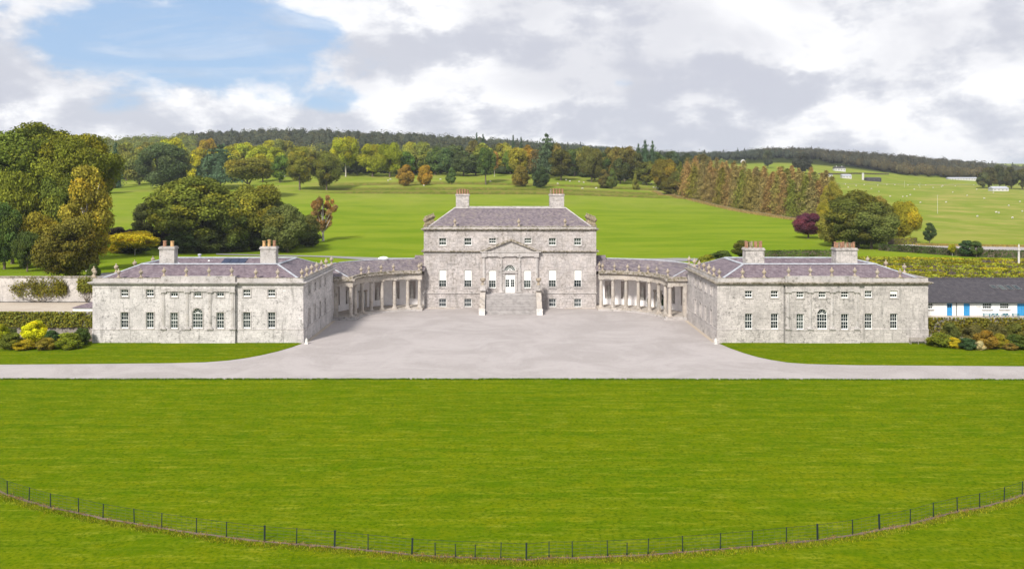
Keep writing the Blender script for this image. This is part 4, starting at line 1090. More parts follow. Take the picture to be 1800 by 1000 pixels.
# ------------------------------------------------------------------ colonnades
CCY, R1, R2 = 158.0, 11.75, 16.5
def colonnade(s):
    cx0 = s * 17.75
    base = (s * 26, 166, 0)
    H = empty('colonnade', base, 'curved stone colonnade with %s' % ('a round white roof dome, beside the pale wing' if s < 0 else 'a glazed door between topiaries, beside the grey wing'), 'colonnade', 'curved colonnades flanking the main block')
    P_ = lambda th, r: (cx0 + s * r * math.sin(R(th)), CCY + r * math.cos(R(th)))
    def path(a0, a1, n, r=R1):
        out = []
        for i in range(n + 1):
            th = a0 + (a1 - a0) * i / n; x, y = P_(th, r); out.append((x, y, s * math.sin(R(th)), math.cos(R(th))))
        return out
    # floor and steps
    t = MB(); t.ring(path(-2, 90, 30), [(-0.8, 0), (R2 - R1 + .3, 0), (R2 - R1 + .3, .5), (-0.8, .5)]); t.build('platform', M['stone_column'], H)
    t = MB(); t.ring(path(-2, 91, 30), [(-1.35, 0), (-0.8, 0), (-0.8, .25), (-1.35, .25)]); t.build('step', M['stone_trim'], H)
    t = MB(); xq = cx0 + s * (R1 - 1.2); t.box(xq, s * 32.58, CCY - 1.1, CCY - .02, 0, .25); t.build('step', M['stone_trim'], H)
    t = MB(); t.box(cx0 + s * (R1 - .8), s * 32.58, CCY - .6, CCY - .025, .25, .498); t.build('step', M['stone_trim'], H)
    # columns
    for i in range(8):
        th = [1.5, 12.9, 25.8, 38.7, 51.5, 64.3, 77.2, 90][i]; x, y = P_(th, R1)
        if i == 7: y -= .25
        c = MB(); ball_capital_col(c, x, y, .5, 6.2, 0.36, 14); c.build('column', M['stone_column'], H)
    t = MB(); t.box(s * 31.9, s * 32.55, CCY - .6, CCY + .3, .5, 6.2); t.build('pilaster', M['stone_column'], H)
    # entablature, cornice, blocking course; ring then the straight return
    xr0, xr1 = cx0 + s * (R1 - .42), s * 32.57
    t = MB(); t.ring(path(-1, 90, 30), [(-.42, 6.2), (.42, 6.2), (.42, 7.2), (-.42, 7.2)]); t.box(xr0 + s * .85, xr1, CCY - .62, CCY + .1, 6.2, 7.2); t.box(xr0, xr0 + s * .85, CCY - .62, CCY - .002, 6.2, 7.2); t.build('entablature', M['stone_column'], H)
    t = MB(); t.ring(path(-1, 90, 30), [(-.6, 7.2), (.42, 7.2), (.42, 7.34), (-.6, 7.34)]); t.ring(path(-1, 90, 30), [(-.95, 7.34), (.42, 7.34), (.42, 7.55), (-.95, 7.55)])
    t.box(xr0 - s * .5, xr1, CCY - 1.1, CCY - .002, 7.2, 7.55); t.build('cornice', M['stone_moss'], H)
    t = MB(); t.ring(path(-1, 90, 30), [(-.35, 7.55), (.2, 7.55), (.2, 7.9), (-.35, 7.9)]); t.box(xr0, xr1, CCY - .55, CCY - .002, 7.55, 7.9); t.build('blocking_course', M['stone_moss'], H)
    # ceiling and back wall with niches and a door
    t = MB(); t.ring(path(0, 92, 30), [(.42, 6.6), (R2 - R1, 6.6), (R2 - R1, 6.75), (.42, 6.75)]); t.build('ceiling', M['plaster'], H)
    niches = [8.2, 19.5, 32.5, 57.5, 69.0]; dth = lambda wd: math.degrees(wd / 2 / R2)
    holes = [(q - dth(1.5), q + dth(1.5), 1.7, 5.3, True and False) for q in niches] + [(44.8 - dth(1.35), 44.8 + dth(1.35), .5, 3.6, False)]
    mp = lambda u, z, d: (*P_(u, R2 + d), z)
    t = MB(); wall_holes(t, mp, -1.5, 97, .5, 6.6, holes, 0.28, du=2.2); t.build('back_wall', M['plaster'], H)
    for q in niches:
        t = MB(); x, y = P_(q, R2 + .02); n = 10; vs = []; rr = .74
        tx, ty = s * math.cos(R(q)), -math.sin(R(q)); ox, oy = s * math.sin(R(q)), math.cos(R(q))
        for i in range(n + 1):
            a = math.pi * i / n
            for z in (1.7, 5.3): vs.append((x + tx * rr * math.cos(a) + ox * (.02 + .62 * math.sin(a)), y + ty * rr * math.cos(a) + oy * (.02 + .62 * math.sin(a)), z))
        t.add(vs, [(2 * i, 2 * i + 2, 2 * i + 3, 2 * i + 1) for i in range(n)] + [tuple(2 * i for i in range(n + 1)), tuple(2 * i + 1 for i in range(n + 1))])
        t.build('niche', M['niche'], H)
    # door leaf
    q = 44.8; x, y = P_(q, R2 + .2); rz = -s * R(q)
    dm = MB(); dm.box(-.66, -.02, -.03, .03, .0, 1.25); dm.box(.02, .66, -.03, .03, 0, 1.25)
    if s > 0:
        for a0 in (-.66, .02):
            dm.box(a0, a0 + .1, -.03, .03, 1.25, 3.05); dm.box(a0 + .54, a0 + .64, -.03, .03, 1.25, 3.05); dm.box(a0 + .1, a0 + .54, -.03, .03, 2.95, 3.05)
            for k in (1, 2): dm.box(a0 + .1, a0 + .54, -.02, .02, 1.25 + .57 * k - .025, 1.25 + .57 * k + .025)
    else: dm.box(-.66, -.02, -.03, .03, 1.27, 3.05); dm.box(.02, .66, -.03, .03, 1.27, 3.05)
    dme = dm.mesh('door_leaf'); dme.materials.append(M['white']); do = place('door', dme, H, (x - base[0], y - base[1], .5), rz)
    gm_ = MB(); gm_.add([(-.66, .035, 0), (.66, .035, 0), (.66, .035, 3.05), (-.66, .035, 3.05)], [(0, 1, 2, 3)]); gme = gm_.mesh('door_pane'); gme.materials.append(M['glass']); place('pane', gme, do)
    sm_ = MB(); sm_.box(-.95, -.67, -.3, -.19, 0, 3.1); sm_.box(.67, .95, -.3, -.19, 0, 3.1); sm_.box(-1.1, 1.1, -.36, -.19, 3.1, 3.45); sme = sm_.mesh('door_surround'); sme.materials.append(M['stone_column']); place('door_surround', sme, do)
    # roof
    RE, RR, RO, ze, zr, hip = R1 + .25, R1 + 5.6, R1 + 9.5, 7.7, 9.75, 79
    t = MB(); n = 30; vs = []
    for i in range(n + 1):
        th = -3 + 93 * i / n; vs += [(*P_(th, RE), ze), (*P_(min(th, hip), RR), zr)]
    t.add(vs, [(2 * i, 2 * i + 2, 2 * i + 3, 2 * i + 1) for i in range(n)]); t.build('roof_slope', M['slate_mossy'], H)
    t = MB(); vs = []
    for i in range(n + 1):
        th = -3 + 93 * i / n; vs += [(*P_(min(th, hip), RR), zr), (*P_(th, RO), ze)]
    t.add(vs, [(2 * i, 2 * i + 2, 2 * i + 3, 2 * i + 1) for i in range(n)]); t.build('roof_slope', M['slate_mossy'], H)
    t = MB(); t.add([(*P_(90, RE), ze), (*P_(90, RO), ze), (*P_(hip, RR), zr)], [(0, 1, 2)]); t.build('roof_slope', M['slate_mossy'], H)
    t = MB(); pp = [(*P_(-3 + (hip + 3) * i / 20, RR), zr + .03) for i in range(21)]; t.tube(pp, .13, 5); hipstrip(t, (*P_(90, RE), ze + .02), (*P_(hip, RR), zr + .03), .14); t.build('lead_ridge', M['lead'], H)
    t = MB(); t.ring(path(-1, 92, 24, RO), [(-.5, 0), (-.1, 0), (-.1, 7.6), (-.5, 7.6)]); t.build('rear_wall', M['stone_main'], H)
    # little gable against the main block
    x, y = P_(4, RR - .6); t = MB(); xg = s * 17.6
    vs = [(xg, y - 1.6, 8.4), (xg, y, 10.5), (xg, y + 1.8, 8.6), (xg + s * 2.0, y - 1.6, 8.4), (xg + s * 1.9, y, 10.5), (xg + s * 2.0, y + 1.8, 8.6)]
    t.add(vs, [(0, 1, 2), (3, 5, 4), (0, 3, 4, 1), (1, 4, 5, 2)]); t.build('link_gable', M['slate_mossy'], H)
    if s < 0:
        x, y = px(674, 174.0), 174.0; t = MB(); t.lathe([(1.05, -.8), (1.05, .0)], x, y, zr + .02, 20); t.build('skylight_kerb', M['lead'], H)
        t = MB(); t.lathe([(1.12, 0), (1.05, .18), (.75, .38), (.35, .48), (.02, .5)], x, y, zr + .03, 20); t.build('skylight_dome', M['white'], H, smooth=True)
    for th in ([2, 27, 40, 55, 66] if s < 0 else [3, 14.5, 27.3, 39.5, 50, 62, 84]):
        x, y = P_(th, R1 - .05); urn(H, x, y, 7.9, base, 0.78)
    for k, th in enumerate([0.5]):
        x, y = P_(th, R1 + 1.4); urn(H, x, y, 8.0, base, 0.8)
    return H, P_, niches
CL, PL, NI = colonnade(-1); CRt, PRt, _ = colonnade(1)

# statues: draped standing figures grown as one skin
def statue_mesh(seed):
    rng = random.Random(seed); sgn = 1 if seed % 2 else -1
    me = bpy.data.meshes.new('statue_body')
    J = [((0, 0, 1.02), .155), ((0, 0, 1.22), .15), ((0, 0, 1.45), .175), ((0, 0, 1.56), .07), ((0, -.01, 1.66), .055), ((0, -.02, 1.76), .105), ((0, -.01, 1.86), .085),
         ((.20, 0, 1.50), .075), ((.27, .0, 1.25), .058), ((.20 if seed % 3 else .34, -.14, 1.05 if seed % 3 else 1.5), .045),
         ((-.20, 0, 1.50), .075), ((-.30, -.02, 1.27), .058), ((-.26, -.16, 1.12 + .5 * (seed % 2)), .045),
         ((.09, -.02 * sgn, .95), .14), ((.11, -.06, .52), .12), ((.11, .0, .08), .10), ((-.09, 0, .95), .14), ((-.12, .02, .52), .13), ((-.12, .03, .08), .12), ((.11, -.12, .03), .06), ((-.12, -.1, .03), .06)]
    E = [(0, 1), (1, 2), (2, 3), (3, 4), (4, 5), (5, 6), (2, 7), (7, 8), (8, 9), (2, 10), (10, 11), (11, 12), (0, 13), (13, 14), (14, 15), (0, 16), (16, 17), (17, 18), (15, 19), (18, 20)]
    me.from_pydata([j[0] for j in J], E, []); o = bpy.data.objects.new('tmp_body', me); COL.objects.link(o)
    o.modifiers.new('s', 'SKIN'); 
    for i, v in enumerate(me.skin_vertices[0].data): v.radius = (J[i][1], J[i][1] * .85); v.use_root = (i == 0)
    o.modifiers.new('u', 'SUBSURF').levels = 1
    dg = bpy.context.evaluated_depsgraph_get(); r = bpy.data.meshes.new_from_object(o.evaluated_get(dg)); bpy.data.objects.remove(o); r.materials.clear(); r.materials.append(M['statue'])
    r.name = 'statue_body'; r.polygons.foreach_set('use_smooth', [True] * len(r.polygons)); return r
st_me = [statue_mesh(k) for k in (1, 2, 3)]
drape_b = MB(); drape_b.lathe([(.30 + 0.03 * (i % 2), 0) for i in (0,)] + [(.31, .0), (.27, .35), (.24, .7), (.21, 1.0), (.19, 1.15)], n=14); dr_me = drape_b.mesh('drapery', smooth=True); dr_me.materials.append(M['statue'])
ped_b = MB(); ped_b.box(-.38, .38, -.3, .3, 0, .28); ped_b.box(-.32, .32, -.25, .25, .28, .5); pd_me = ped_b.mesh('pedestal'); pd_me.materials.append(M['statue'])
ords = ['first', 'second', 'third', 'fourth', 'fifth', 'sixth', 'seventh', 'eighth', 'ninth', 'tenth', 'eleventh', 'twelfth', 'thirteenth', 'fourteenth', 'fifteenth', 'sixteenth', 'seventeenth', 'eighteenth', 'nineteenth', 'twentieth']
ords += ['twenty-' + o for o in ords[:9]] + ['thirtieth'] + ['thirty-' + o for o in ords[:9]] + ['fortieth'] + ['forty-' + o for o in ords[:9]] + ['fiftieth']
for s, PP in ((-1, PL), (1, PRt)):
    for k, q in enumerate(NI):
        x, y = PP(q, R2 + .22)
        o = empty('statue', (x, y, 1.7), 'pale classical statue in the %s niche from the main block, %s colonnade' % (ords[k], 'white-domed' if s < 0 else 'topiary-flanked'), 'statue', 'statues in the colonnade niches', -s * R(q))
        place('pedestal', pd_me, o); bd = place('body', st_me[(k + (s > 0)) % 3], o, (0, 0, .5)); bd.scale = (1.25, 1.25, 1.3); dd = place('drapery', dr_me, o, (0, 0, .5)); dd.scale = (1.25, 1.0, 1.3)
# topiaries in pots by the right-hand door
for q, lb in ((38.2, 'spiral topiary in a grey pot on the main-block side of the glazed colonnade door'), (50.5, 'spiral topiary in a grey pot on the wing side of the glazed colonnade door')):
    x, y = PRt(q, R2 - .55); o = empty('potted_topiary', (x, y, .5), lb, 'topiary', 'topiaries beside the colonnade door')
    t = MB(); t.lathe([(.28, 0), (.38, .55), (.42, .6), (.34, .6), (.30, .5)], n=12); me = t.mesh('pot'); me.materials.append(M['lead']); place('pot', me, o)
    rng = np.random.default_rng(int(q)); L = [[0.09 * math.cos(i * 1.3), 0.09 * math.sin(i * 1.3), .75 + i * .27, .34 - i * .03, .34 - i * .03, .15] for i in range(8)]
    V, T, ex = lobes_cloud(rng, np.array(L), 1500, .09, 0.0); me = mesh_quads('topiary_leaves', V, T, M['leaf'], ex); c = place('foliage', me, o); c.color = (0.018, 0.04, 0.010, 1)

# ------------------------------------------------------------------ terraces and garden walls
ZL, ZR = 3.9, 3.3
t = MB(); t.box(-150, -65.95, 140.0, 153.3, 3.0, ZL); o = t.build('upper_yard', M['yard'], None); tag(o, kind='structure')
t = MB(); t.box(65.95, 150, 138.9, 160, 2.6, ZR); o = t.build('upper_yard', M['yard'], None); tag(o, kind='structure')
def ivy_on(parent, x0, x1, y, z0, z1, n, col, seed, size=.28, thick=.25, cover=0.6, name='ivy'):
    rng = np.random.default_rng(seed)
    cx_ = rng.uniform(x0, x1, int(n * cover / 60) + 3); cz = rng.uniform(z0, z1, len(cx_)); rs = rng.uniform(.5, 1.7, len(cx_))
    ii = rng.integers(0, len(cx_), n); p = np.stack([cx_[ii] + rng.normal(0, 1, n) * rs[ii] * .8, y - np.abs(rng.normal(0, thick, n)), np.clip(cz[ii] + rng.normal(0, 1, n) * rs[ii] * .5, z0, z1 + .15)], 1)
    p = p[(p[:, 0] > x0) & (p[:, 0] < x1)]
    V = quads_at(rng, p, np.tile(np.array([[0, -1, .5]]), (len(p), 1)), size)
    T = np.stack([np.clip(.5 + .25 * np.sin(cx_[ii][:len(p)] * 3) + rng.normal(0, .15, len(p)), 0, 1), np.clip(rng.random(len(p)), 0, 1)], 1)
    base = parent.location
    V = V - np.array(base)
    me = mesh_quads(name, V, T, M['leaf']); o = place(name, me, parent); o.color = tuple(v * FOL for v in G[col][:3]) + (1,); return o
def gwall(name, x0, x1, y0, y1, z1, m, label, cat='wall', coping=True, cm='stone_moss'):
    H = empty(name, ((x0 + x1) / 2, (y0 + y1) / 2, 0), label, cat)
    t = MB(); t.box(x0, x1, y0, y1, 0, z1); t.build('masonry', m, H)
    if coping: t = MB(); t.box(x0, x1, y0 - .12, y1 + .12, z1, z1 + .22); t.build('coping', M[cm], H)
    return H
GW1 = gwall('retaining_wall', -150, -65.9, 139.5, 140.0, 3.95, M['rubble'], 'creeper-covered rubble retaining wall behind the yellow bush', cm='limewash' if False else 'stone_trim')
ivy_on(GW1, -104, -66.1, 139.45, 1.8, 4.0, 9000, 'olive', 3, .30, .25, .6)
GW2 = gwall('garden_wall', -150, -65.95, 153.3, 153.9, 8.25, M['wallplaster'], 'high pale plastered garden wall with dark mossy coping across the upper yard')
GW3 = gwall('retaining_wall', 65.9, 150, 138.4, 138.9, 3.15, M['rubble'], 'shrub-covered retaining wall below the white building with blue doors', cm='stone_trim')
ivy_on(GW3, 66.1, 104, 138.35, .8, 3.2, 9000, 'oliveb', 7, .30, .25, .6)
u = place('urn', urn_me, GW2, (px(165, 153.6) - GW2.location.x, 0, 8.47)); u.scale = (1, 1, 1)
# climbers on the high wall
def climber(x, y0, y1, w_, label, seed, col='olive', stem=True):
    X = px(x, 153); zb = ZL; H = empty('wall_climber', (X, 153.1, zb), label, 'climber')
    rng = np.random.default_rng(seed); w2 = w_ * 153 / FPX / 2; za, zb2 = pz(y1, 153), pz(y0, 153); n = 2600
    k = 22; cx_ = rng.uniform(-w2, w2, k); cz = rng.uniform(za, zb2, k); ii = rng.integers(0, k, n)
    p = np.stack([np.clip(cx_[ii] + rng.normal(0, .6, n), -w2 * 1.1, w2 * 1.1), -np.abs(rng.normal(0, .28, n)) - .02, cz[ii] + rng.normal(0, .42, n) - zb], 1)
    V = quads_at(rng, p, np.tile(np.array([[0, -1, .5]]), (n, 1)), .26); T = np.stack([rng.random(k)[ii] * .6 + rng.random(n) * .3, rng.random(n)], 1)
    me = mesh_quads('climber_leaves', V, T, M['leaf']); c = place('foliage', me, H); c.color = tuple(v * FOL for v in G[col][:3]) + (1,)
    if stem:
        t = MB()
        for a in (-.9, -.5, 0, .45, .85): t.tube([(0, -.1, 0), (a * w2 * .5, -.12, (pz(y1, 153) - zb) * .4), (a * w2, -.1, pz(y1, 153) - zb + .8)], [.07, .05, .03], 5)
        me = t.mesh('climber_stem'); me.materials.append(M['bark']); place('stem', me, H)
climber(67, 494, 520, 92, 'wide bushy climber on bare stems trained over the high plastered wall', 4, 'oliveb')
climber(152, 495, 508, 24, 'small climber on the high plastered wall beside the pale wing', 5, 'olive')
# small lean-to with hipped slate roof beside the left wing
XR = -65.95; H = empty('outhouse', (XR - 2.4, 145, ZL), 'small white outhouse with a hipped slate roof against the pale wing', 'outhouse')
x0 = px(131, 141); t = MB(); t.box(x0, XR, 140.45, 150.2, ZL, ZL + .82); t.build('wall', M['whitewall'], H)
zt_ = ZL + .80; ap = (XR, 145.2, ZL + 2.6); cs = [(x0 - .3, 140.2, zt_), (XR, 140.2, zt_), (x0 - .3, 150.4, zt_), (XR, 150.4, zt_)]
t = MB(); t.add([cs[0], cs[1], ap, cs[2], cs[3]], [(0, 1, 2), (0, 2, 3), (3, 2, 4)]); t.build('roof', M['slate'], H)

# ------------------------------------------------------------------ white building with blue doors
YS = 141.0; H = empty('stable_building', (85, YS, ZR), 'long low white building with blue doors and dark slate roof', 'outbuilding')
SB = (85, YS, ZR); zs = lambda y: pz(y, YS); xs = lambda x: px(x, YS)
ze = zs(530.5); X0, X1 = 66.0, 108.0
b = MB(); op = []
for a, c in ((1627.5, 1640), (1727.5, 1743.5), (1758, 1774)): op.append((xs(a), xs(c), zs(543.5), zs(533), False))
drs = [(1664.5, 1674), (1694, 1705)]
for a, c in drs: op.append((xs(a), xs(c), ZR, zs(533.3), False))
op.append((xs(1788), xs(1812), ZR, zs(533.5), False))
for k in range(3): op.append((xs(1830) + k * 3.2, xs(1830) + k * 3.2 + 1.4, zs(543.5), zs(533), False))
wall_holes(b, lambda u, z, d: (u, YS + d, z), X0, X1, ZR, ze, op, .2); b.box(X0, X1, 158.6, 158.8, ZR, ze); b.build('wall', M['whitewall'], H)
for a, c, za, zb, _ in [op[0], op[1], op[2]] + op[6:]: window(H, (a + c) / 2, YS - .03, za, c - a, zb - za, 4, 2, base=SB, surround=False)
for i, (a, c) in enumerate(drs):
    a, c = xs(a), xs(c); zt_ = zs(533.3); t = MB(); t.box(a, c, YS + .1, YS + .18, ZR, ZR + 1.3)
    if i == 0:
        t.box(a, a + .12, YS + .1, YS + .18, ZR + 1.3, zt_); t.box(c - .12, c, YS + .1, YS + .18, ZR + 1.3, zt_); t.box(a + .12, c - .12, YS + .1, YS + .18, zt_ - .12, zt_); q = (a + c) / 2; t.box(q - .025, q + .025, YS + .1, YS + .18, ZR + 1.3, zt_ - .12); t.box(a + .12, c - .12, YS + .1, YS + .17, ZR + 1.6, ZR + 1.65)
    else: t.box(a, c, YS + .1, YS + .175, ZR + 1.33, zt_)
    dd = t.build('blue_door', M['blue'], H)
    t = MB(); t.add([(a, YS + .182, ZR), (c, YS + .182, ZR), (c, YS + .182, zt_), (a, YS + .182, zt_)], [(0, 1, 2, 3)]); t.build('pane', M['glass'], dd)
a, c = xs(1788), xs(1812); t = MB()
for k in range(6): w_ = (c - a) / 6; t.box(a + k * w_ + .01, a + (k + 1) * w_ - .01, YS + .1, YS + .17, ZR, zs(533.5))
t.build('garage_door', M['blue'], H)
t = MB(); t.tube([(xs(1681), YS - .1, ZR), (xs(1681), YS - .1, ze)], .06, 6); t.build('downpipe', M['black_metal'], H)
t = MB(); t.box(xs(1716.5), xs(1724), YS - .05, YS, zs(539.5), zs(537)); t.build('plaque', M['statue'], H)
t = MB(); zr_ = pz(489, 150); y0 = YS - .45; ye_ = 159.4
t.add([(X0, y0, ze - .05), (X1, y0, ze - .05), (X1, 150, zr_), (X0, 150, zr_)], [(0, 1, 2, 3)]); t.build('roof_slope', M['slate_dark'], H)
t = MB(); t.add([(X0, ye_, ze - .05), (X1, ye_, ze - .05), (X1, 150, zr_), (X0, 150, zr_)], [(0, 1, 2, 3)]); t.build('roof_slope', M['slate_dark'], H)
t = MB(); hipstrip(t, (X0, 150, zr_ + .03), (X1, 150, zr_ + .03), .2, .08); t.build('ridge', M['slate_dark'], H)
t = MB(); t.box(X0, X1, y0 - .12, y0, ze - .14, ze - .02); t.build('gutter', M['black_metal'], H)
dzdy = (zr_ - ze) / (150 - y0)
for k, v in enumerate((1744, 1757, 1770, 1783)):
    ya, yb_ = 145.2 + (.5 if k == 0 else 0), 147.0; xa = px(v, 146); f = lambda y: ze + (y - y0) * dzdy + .06
    t = MB(); t.add([(xa, ya, f(ya)), (xa + .95, ya, f(ya)), (xa + .95, yb_, f(yb_)), (xa, yb_, f(yb_))], [(0, 1, 2, 3)]); sk = t.build('skylight', M['pipe'], H)
    t = MB(); t.add([(xa + .08, ya + .1, f(ya + .1) + .01), (xa + .87, ya + .1, f(ya + .1) + .01), (xa + .87, yb_ - .1, f(yb_ - .1) + .01), (xa + .08, yb_ - .1, f(yb_ - .1) + .01)], [(0, 1, 2, 3)]); t.build('pane', M['glass'], sk)
for k, v in enumerate((1735, 1750, 1768, 1786)):
    X = px(v, 139.8); H2 = empty('picnic_table', (X, 139.9, ZR), 'teal picnic table on the upper yard, %s from the grey wing house' % ords[k], 'picnic table', 'teal picnic tables outside the white building', R((-20, 10, 25, -12)[k]))
    H2.scale = (.75, .75, .7)
    t = MB(); t.box(-.8, .8, -.3, .3, .70, .75); me = t.mesh('table_top'); me.materials.append(M['teal']); place('table_top', me, H2)
    for q in (-.55, .55): t = MB(); t.box(-.8, .8, q - .12, q + .12, .42, .46); me = t.mesh('bench_seat'); me.materials.append(M['teal']); place('bench_seat', me, H2)
    for q in (-.55, .55): t = MB(); t.box(q - .04, q + .04, -.62, .62, .36, .42); t.box(q - .04, q + .04, -.42, -.34, 0, .36); t.box(q - .04, q + .04, .34, .42, 0, .36); t.box(q - .04, q + .04, -.2, .2, .42, .70); me = t.mesh('trestle'); me.materials.append(M['teal']); place('trestle', me, H2)

# bench at the right wing
X, D = gp(1614, 605.5); H = empty('garden_bench', (X, 133.4, .08), 'long weathered wooden bench at the outer corner of the grey wing house', 'bench')
def pc(nm, m, f):
    t = MB(); f(t); me = t.mesh(nm); me.materials.append(m); return place(nm, me, H)
for k in range(4): pc('seat_slat', M['timber'], lambda t, k=k: t.box(-1.22, 1.22, -.28 + k * .13, -.17 + k * .13, .42, .45))
for k in range(3): pc('back_slat', M['timber'], lambda t, k=k: t.box(-1.22, 1.22, .25, .28, .55 + k * .14, .65 + k * .14))
for x in (-1.15, 0, 1.15):
    pc('leg', M['timber'], lambda t, x=x: t.box(x - .04, x + .04, -.27, -.19, 0, .42 if x == 0 else .64)); pc('leg', M['timber'], lambda t, x=x: t.box(x - .04, x + .04, .18, .25, 0, .98))
for x in (-1.15, 1.15): pc('armrest', M['timber'], lambda t, x=x: t.box(x - .05, x + .05, -.30, .18, .64, .68))

# ------------------------------------------------------------------ iron estate fence across the lawn
FB = [(-60, 832), (13, 868), (51, 880), (89, 891), (138, 900), (181, 910), (236, 919), (284, 927), (345, 936), (398, 943), (465, 951), (521, 955), (588, 960), (647, 966), (724, 974), (765, 976), (801, 978), (835, 979), (880, 981), (925, 983), (965, 979), (1006, 979), (1068, 977), (1102, 975.5), (1139, 974), (1200, 969), (1266, 964), (1322, 959), (1382, 953), (1437, 948), (1499, 939), (1546, 930), (1600, 920), (1641, 908), (1683, 898), (1722, 891), (1765, 880), (1797, 869), (1850, 850), (1910, 826)]
FP = [gp(x, y, 0.08) for x, y in FB]; thick = {465, 588, 724, 925, 1437, 1546}
short = {765, 801, 835, 1102}
H = empty('estate_fence', (0, FP[19][1], 0.07), 'dark iron wire fence curving across the front lawn', 'fence')
for (x, y), (X, Y) in zip(FB, FP):
    r = .055 if x in thick else .03; h = 1.16 if x not in short else 0.95
    t = MB(); t.box(X - r, X + r, Y - r * .8, Y + r * .8, 0, h)
    if x in thick: t.box(X - r * 1.2, X + r * 1.2, Y - r, Y + r, h, h + .03)
    else: t.box(X - r * 1.5, X + r * 1.5, Y - .01, Y + .01, .02, .22)
    lean = random.Random(int(x * 3)).uniform(-.035, .035); t.v = [(a + lean * c, b_, c) for a, b_, c in t.v]; t.build('post', M['fence_metal'], H)
for z, r, m in ((1.10, .013, 'fence_metal'), (.88, .008, 'fence_wire'), (.66, .008, 'fence_wire'), (.44, .008, 'fence_wire'), (.22, .009, 'fence_wire')):
    t = MB(); t.tube([(X, Y + .04, z) for X, Y in FP], r, 4); t.build('rail', M[m], H)
t = MB()
for (Xa, Ya), (Xb, Yb) in zip(FP[:-1], FP[1:]):
    L_ = math.hypot(Xb - Xa, Yb - Ya); n = int(L_ / .40)
    for i in range(1, n):
        f = i / n; x, y = Xa + (Xb - Xa) * f, Ya + (Yb - Ya) * f + .04; t.box(x - .003, x + .003, y - .003, y + .003, .02, 1.08)
o = t.build('wire_mesh', M['fence_wire'], H); o['kind'] = 'stuff'
def off(pts, o_):
    out = []
    for i, (x, y) in enumerate(pts):
        a = pts[max(0, i - 1)]; b_ = pts[min(len(pts) - 1, i + 1)]; dx, dy = b_[0] - a[0], b_[1] - a[1]; L_ = math.hypot(dx, dy); out.append((x + dy / L_ * o_, y - dx / L_ * o_))
    return out
rs = random.Random(3)
fine = []
for (Xa, Ya), (Xb, Yb) in zip(FP[:-1], FP[1:]):
    for k in range(6): fine.append((Xa + (Xb - Xa) * k / 6, Ya + (Yb - Ya) * k / 6))
jag = lambda o_, a: [(x, y + rs.uniform(-a, a)) for x, y in off(fine, o_)]
Lp, Rp = jag(-.05, .05), jag(.20, .09); n = len(Lp); t = MB()
t.add([(x, y, .095) for x, y in Lp] + [(x, y, .095) for x, y in Rp], [(i, i + 1, n + i + 1, n + i) for i in range(n - 1)]); o = t.build('soil_strip', M['soil'], None); tag(o, kind='structure')

# tufts: blades as thin crossed triangles
def tufts(name, P_, h, col, seed, spread=.10, blades=7, label='rough', z=.07):
    rng = np.random.default_rng(seed); n = len(P_) * blades
    p = np.repeat(np.array(P_), blades, 0) + rng.normal(0, spread, (n, 2)); hh = h * rng.uniform(.4, 1.3, n); a = rng.uniform(0, 6.28, n); w_ = .035 * rng.uniform(.7, 1.6, n) * (h / .25) ** .5
    lx, ly = rng.normal(0, .35, n) * hh, rng.normal(0, .35, n) * hh; ca_, sa = np.cos(a) * w_, np.sin(a) * w_
    Z0 = np.full(n, z)
    V = np.stack([np.stack([p[:, 0] - ca_, p[:, 1] - sa, Z0], 1), np.stack([p[:, 0] + ca_, p[:, 1] + sa, Z0], 1), np.stack([p[:, 0] + lx + ca_ * .3, p[:, 1] + ly + sa * .3, Z0 + hh], 1), np.stack([p[:, 0] + lx - ca_ * .3, p[:, 1] + ly - sa * .3, Z0 + hh], 1)], 1)
    T = np.stack([rng.random(n), rng.random(n)], 1); me = mesh_quads(name, V, T, M['leaf']); o = bpy.data.objects.new(name, me); COL.objects.link(o); o.color = col; tag(o, label, 'grass', None, 'stuff'); return o
rng = np.random.default_rng(9)
def along(pts, n, off_lo, off_hi):
    q = off(pts, 1.0); out = []
    for _ in range(n):
        i = rng.integers(0, len(pts) - 1); f = rng.random(); o_ = rng.uniform(off_lo, off_hi)
        bx, by = pts[i][0] * (1 - f) + pts[i + 1][0] * f, pts[i][1] * (1 - f) + pts[i + 1][1] * f
        nx, ny = q[i][0] - pts[i][0], q[i][1] - pts[i][1]; out.append((bx + nx * o_, by + ny * o_))
    return out
tufts('rough_grass', along(fine, 3000, .35, .95), .11, (.17, .19, .012, 1), 1, .16, 4, 'rough uncut ochre and green grass along the foot of the iron fence')
tufts('long_grass', along(fine, 700, -.2, .5), .12, (.22, .16, .05, 1), 2, .08, 6, 'thin dry brown grass on the bare soil under the iron fence')
ed = [(x, y - .05) for x, y in edge]
tufts('edge_grass', [(x, y) for x, y in along(ed, 7000, -.12, .22)], .16, (.08, .15, .008, 1), 3, .07, 7, 'ragged dark green grass edge of the front lawn along the gravel')
